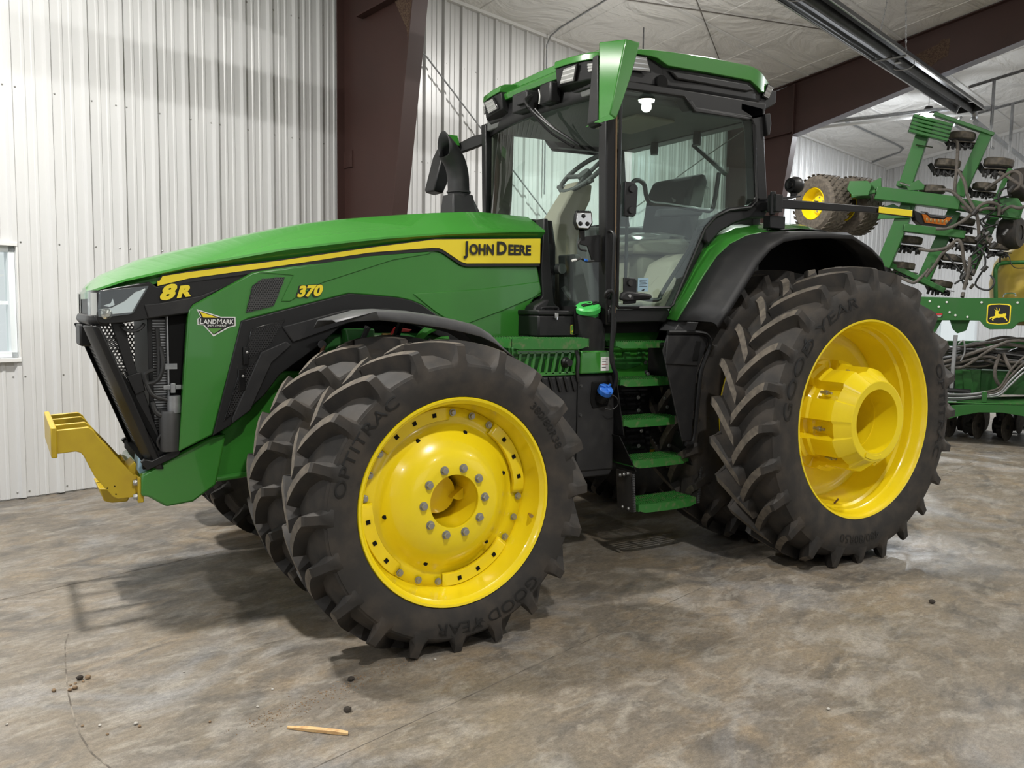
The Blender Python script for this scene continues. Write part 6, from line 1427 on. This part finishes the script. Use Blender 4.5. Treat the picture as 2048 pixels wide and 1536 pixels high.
for k in range(17):
    x0 = rq.uniform(-.75, -.3); z0 = rq.uniform(.98, 1.25); x1 = rq.uniform(.2, .7); z1 = rq.uniform(1.0, 1.4); y = rq.uniform(-.25, .1)
    dhose([(x0-.25, y+.1, z0-.02), (x0, y, z0), ((x0+x1)/2-.15, y-.05, (z0+z1)/2+rq.uniform(-.08, .12)), ((x0+x1)/2+.15, y, z1), (x1+.3, y+.1, z1+rq.uniform(-.2, .05))], rq.choice((.014, .018, .024)), rq.choice(('hose', 'hose', 'hose_black')), 'hydraulic_hose', 5)
for dz in (0, .06, .12, .2): dhose([(-.20, -.30, .62+dz*.3), (.0, -.32, .66+dz*.5), (.12, -.32, .80+dz), (.30, -.3, 1.0+dz), (.55, -.3, 1.1+dz)], .014, 'galv' if dz < .1 else 'hose', 'hydraulic_hose')
dhose([(-.02, -.2, 1.18), (-.06, -.25, 1.0), (-.04, -.25, .85), (.05, -.2, .72)], .022); dhose([(.02, -.2, 1.2), (.10, -.25, 1.02), (.20, -.2, .9)], .022)
for k in range(4): dhose([(-1.1, -.3, .66-k*.022), (-.60, -.33, .64-k*.025), (-.30, -.34, .66-k*.02), (-.15, -.33, .70-k*.02)], .014, 'hose_black' if k % 2 else 'galv', 'hydraulic_hose', 4)
MB().cyl((-.60, -.30, .69), (-.32, -.31, .685), .032, 10).build('cylinder_rod', M['black'], DR)
dpoly('hose_clip', [(-.19, .56), (-.13, .56), (-.13, .70), (-.19, .70)], -.36, -.30)
# openers under the frame, on the floor
for k in range(7):
    x = -.55+k*.34; e = bpy.data.objects.new('ground_opener', None); link(e, DR); e.location = (x, .25, .19); e.rotation_euler = (0, 0, R(68))
    MB().lathe([(.0005, -.006), (.186, -.006), (.189, 0), (.186, .006), (.0005, .006)], n=32).build('opener_disc', M['dirt_disc'], e)
    MB().lathe([(.0005, .05), (.10, .05), (.12, .09), (.12, .13), (.0005, .13)], (.10, 0, -.05), 22).build('gauge_wheel', M['rubber'], e)
    MB().bar((0, .03, .0), (-.12, .03, .24), .05, .07).build('opener_shank', M['black_dusty'], e, bevel=.006)
    MB().cyl((-.02, -.03, 0), (-.02, .15, 0), .03, 10).build('opener_hub', M['black_dusty'], e)
for k in range(12):
    x = -.80+k*.22; y = .75+.45*(k % 2)
    e = bpy.data.objects.new('ground_opener', None); link(e, DR); e.location = (x, y, .19); e.rotation_euler = (0, 0, R(72))
    MB().lathe([(.0005, -.006), (.186, -.006), (.189, 0), (.186, .006), (.0005, .006)], n=28).build('opener_disc', M['dirt_disc'], e)
    MB().lathe([(.0005, .05), (.10, .05), (.12, .09), (.12, .13), (.0005, .13)], (.10, 0, -.05), 20).build('gauge_wheel', M['rubber'], e)
    MB().bar((0, .03, .0), (-.12, .03, .24), .06, .09).build('opener_shank', M['black_dusty'], e, bevel=.006)
dbeam('opener_bar', (-1.1, .30, .42), (1.5, .30, .46), .12, .12, 'black_dusty'); dbeam('opener_bar', (-1.2, .78, .42), (1.5, .78, .44), .12, .12, 'black_dusty'); dbeam('opener_bar', (-1.2, 1.22, .42), (1.5, 1.22, .44), .12, .12, 'black_dusty')
dpoly('shade_block', [(-.9, .62), (1.5, .62), (1.5, 1.25), (-.75, 1.2)], .70, 1.4, 'black_dusty')  # big dark box added to darken the space under the drill
# yellow tank with guard rail and a small lamp
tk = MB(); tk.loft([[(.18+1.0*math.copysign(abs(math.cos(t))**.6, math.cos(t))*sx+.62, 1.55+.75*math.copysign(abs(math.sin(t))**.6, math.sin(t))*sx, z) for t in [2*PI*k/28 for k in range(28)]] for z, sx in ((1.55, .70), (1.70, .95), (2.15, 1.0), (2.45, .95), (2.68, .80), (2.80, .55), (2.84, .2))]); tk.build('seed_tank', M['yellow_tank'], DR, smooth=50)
MB().tube(smoothpath([(-.10, .45, 1.90), (-.125, .45, 2.25), (-.11, .45, 2.35), (-.05, .45, 2.39), (.2, .45, 2.40), (.8, .45, 2.40), (1.0, .45, 2.36), (1.05, .45, 1.9)], 5), .028, 10).build('guard_rail', M['green_dark'], DR)
MB().lathe([(.0005, 0), (.035, 0), (.04, .04), (.03, .07), (.0005, .075)], (-.12, .40, 2.52), 14, 'x').build('tank_lamp', M['black'], DR)
MB().cyl((-.08, .42, 2.40), (-.08, .42, 2.52), .012, 8).build('lamp_stem', M['black'], DR)
dhose([(-.06, .42, 2.54), (.02, .40, 2.48), (.05, .40, 2.38), (.12, .40, 2.32), (.3, .4, 2.33)], .006, 'hose_black', 'lamp_cable')
MB().tube(smoothpath([(-.02, -.2, 1.92), (0, -.2, 1.965), (.10, -.2, 1.97), (.12, -.2, 1.93)], 4), .010, 8).build('beam_handle', M['chrome'], DR)
# ---------------------------------------------------------------- slab joints and things on the floor
FLM = Matrix.Translation(BO) @ Matrix.Rotation(BA, 4, 'Z')
def wjoint(name, pts, wd=.006, z=.0012):
    mb = MB()
    for p, q in zip(pts, pts[1:]):
        p = Vector((*p, 0)); q = Vector((*q, 0)); n = Vector((-(q-p).y, (q-p).x, 0)).normalized()*wd/2
        mb.add([(*(p-n).xy, z), (*(q-n).xy, z), (*(q+n).xy, z), (*(p+n).xy, z)], [(0, 1, 2, 3)])
    mb.xf(FLM.inverted()); return mb.build(name, M['joint'], fl, smooth=0)
wjoint('saw_cut', [(-4.0, -1.60), (.093, -.371), (.744, -.173), (1.45, .042), (2.49, .352), (8.0, 2.02)], .0045)
wjoint('saw_cut', [(-3.5, 1.42), (-1.917, 1.891), (-1.098, 2.138), (-.387, 2.35), (2.0, 3.08), (8.0, 4.9)], .006)
wjoint('crack', [(-1.62, 1.15), (-1.643, 1.005), (-1.655, .75), (-1.665, .452), (-1.66, .2), (-1.648, -.004), (-1.62, -.18), (-1.57, -.33), (-1.50, -.45)], .006)
st = MB(); st.loft([[(-.127, -.004, .002), (-.127, .006, .002), (-.127, .006, .010), (-.127, -.004, .009)], [(-.04, -.011, .002), (-.04, .011, .002), (-.04, .011, .014), (-.04, -.010, .013)], [(.08, -.013, .002), (.08, .011, .002), (.08, .011, .013), (.08, -.012, .014)], [(.128, -.010, .002), (.122, .010, .002), (.122, .009, .010), (.128, -.010, .009)]])
s_ = st.build('wood_splinter', M['wood'], smooth=20); s_.location = (-.84, -.432, 0); s_.rotation_euler = (0, 0, R(-40)); tag(s_, 'pale splintered wood stick lying on the concrete floor', 'stick')
def clod(x, y, r, m, name, label, cat, group, seed):
    q = random.Random(seed); mb = MB(); rows = []
    for i in range(6):
        v = PI*(i+.02)/5.04; rows.append([(r*math.sin(v)*math.cos(2*PI*k/8)*q.uniform(.75, 1.2), r*math.sin(v)*math.sin(2*PI*k/8)*q.uniform(.75, 1.2), r*.75*math.cos(v)*q.uniform(.85, 1.1)+r*.6) for k in range(8)])
    mb.loft([l for l in rows]); mb.v = [(a, b, max(.0005, c)) for a, b, c in mb.v]
    o = mb.build(name, M[m], smooth=50); o.location = (x, y, 0); o.rotation_euler = (0, 0, q.uniform(0, 6)); return tag(o, label, cat, group)
clod(-.564, -.06, .016, 'clod', 'dirt_clod', 'dark dirt clod lying below the front tyre tread', 'clod', 'dirt clods on the floor', 1)
clod(-.679, -.33, .017, 'clod', 'dirt_clod', 'dark dirt clod beside the pale wood splinter', 'clod', 'dirt clods on the floor', 2)
clod(2.734, -.73, .019, 'clod', 'dirt_clod', 'lone dark dirt clod out from the rear wheel', 'clod', 'dirt clods on the floor', 3)
for i, (x, y, r) in enumerate(((-1.61, .54, .016), (-1.578, .535, .013), (-1.636, .447, .012), (-1.716, .464, .010), (-1.656, .436, .010), (-1.63, .50, .007), (-1.60, .505, .006), (-1.65, .49, .006))):
    clod(x, y, r, 'clod_tan' if i > 0 else 'clod', 'dirt_crumb', 'brown dirt crumb in the heap on the floor crack', 'clod', 'dirt crumbs by the crack', 20+i)
for i, (x, y, r) in enumerate(((-1.557, -.056, .006), (1.092, -1.313, .008), (-.993, -.112, .006), (-1.192, -.148, .006), (-1.575, .036, .007), (-1.891, .224, .006), (-1.635, .065, .006), (-1.196, .393, .006), (-.895, .02, .006), (1.453, .314, .006), (-.137, -.04, .006), (-1.45, -.02, .009), (-1.44, -.05, .007))):
    clod(x, y, r, 'pebble' if i % 3 else 'clod_tan', 'pebble', 'tiny pale pebble scattered on the concrete', 'pebble', 'pebbles on the floor', 50+i)
rq = random.Random(9); gm = MB()
for k in range(420):
    t = rq.random(); x = -1.05+t*.85+rq.gauss(0, .05); y = -.26+t*.30+rq.gauss(0, .035); r = rq.uniform(.0012, .0035)
    gm.lathe([(.0003, r), (r, r*.4), (r, 0)], (x, y, .0005), 5, 'z')
tag(gm.build('grit', M['clod_tan'], smooth=0), 'loose tan grit strewn in a streak across the floor', 'grit', kind='stuff')
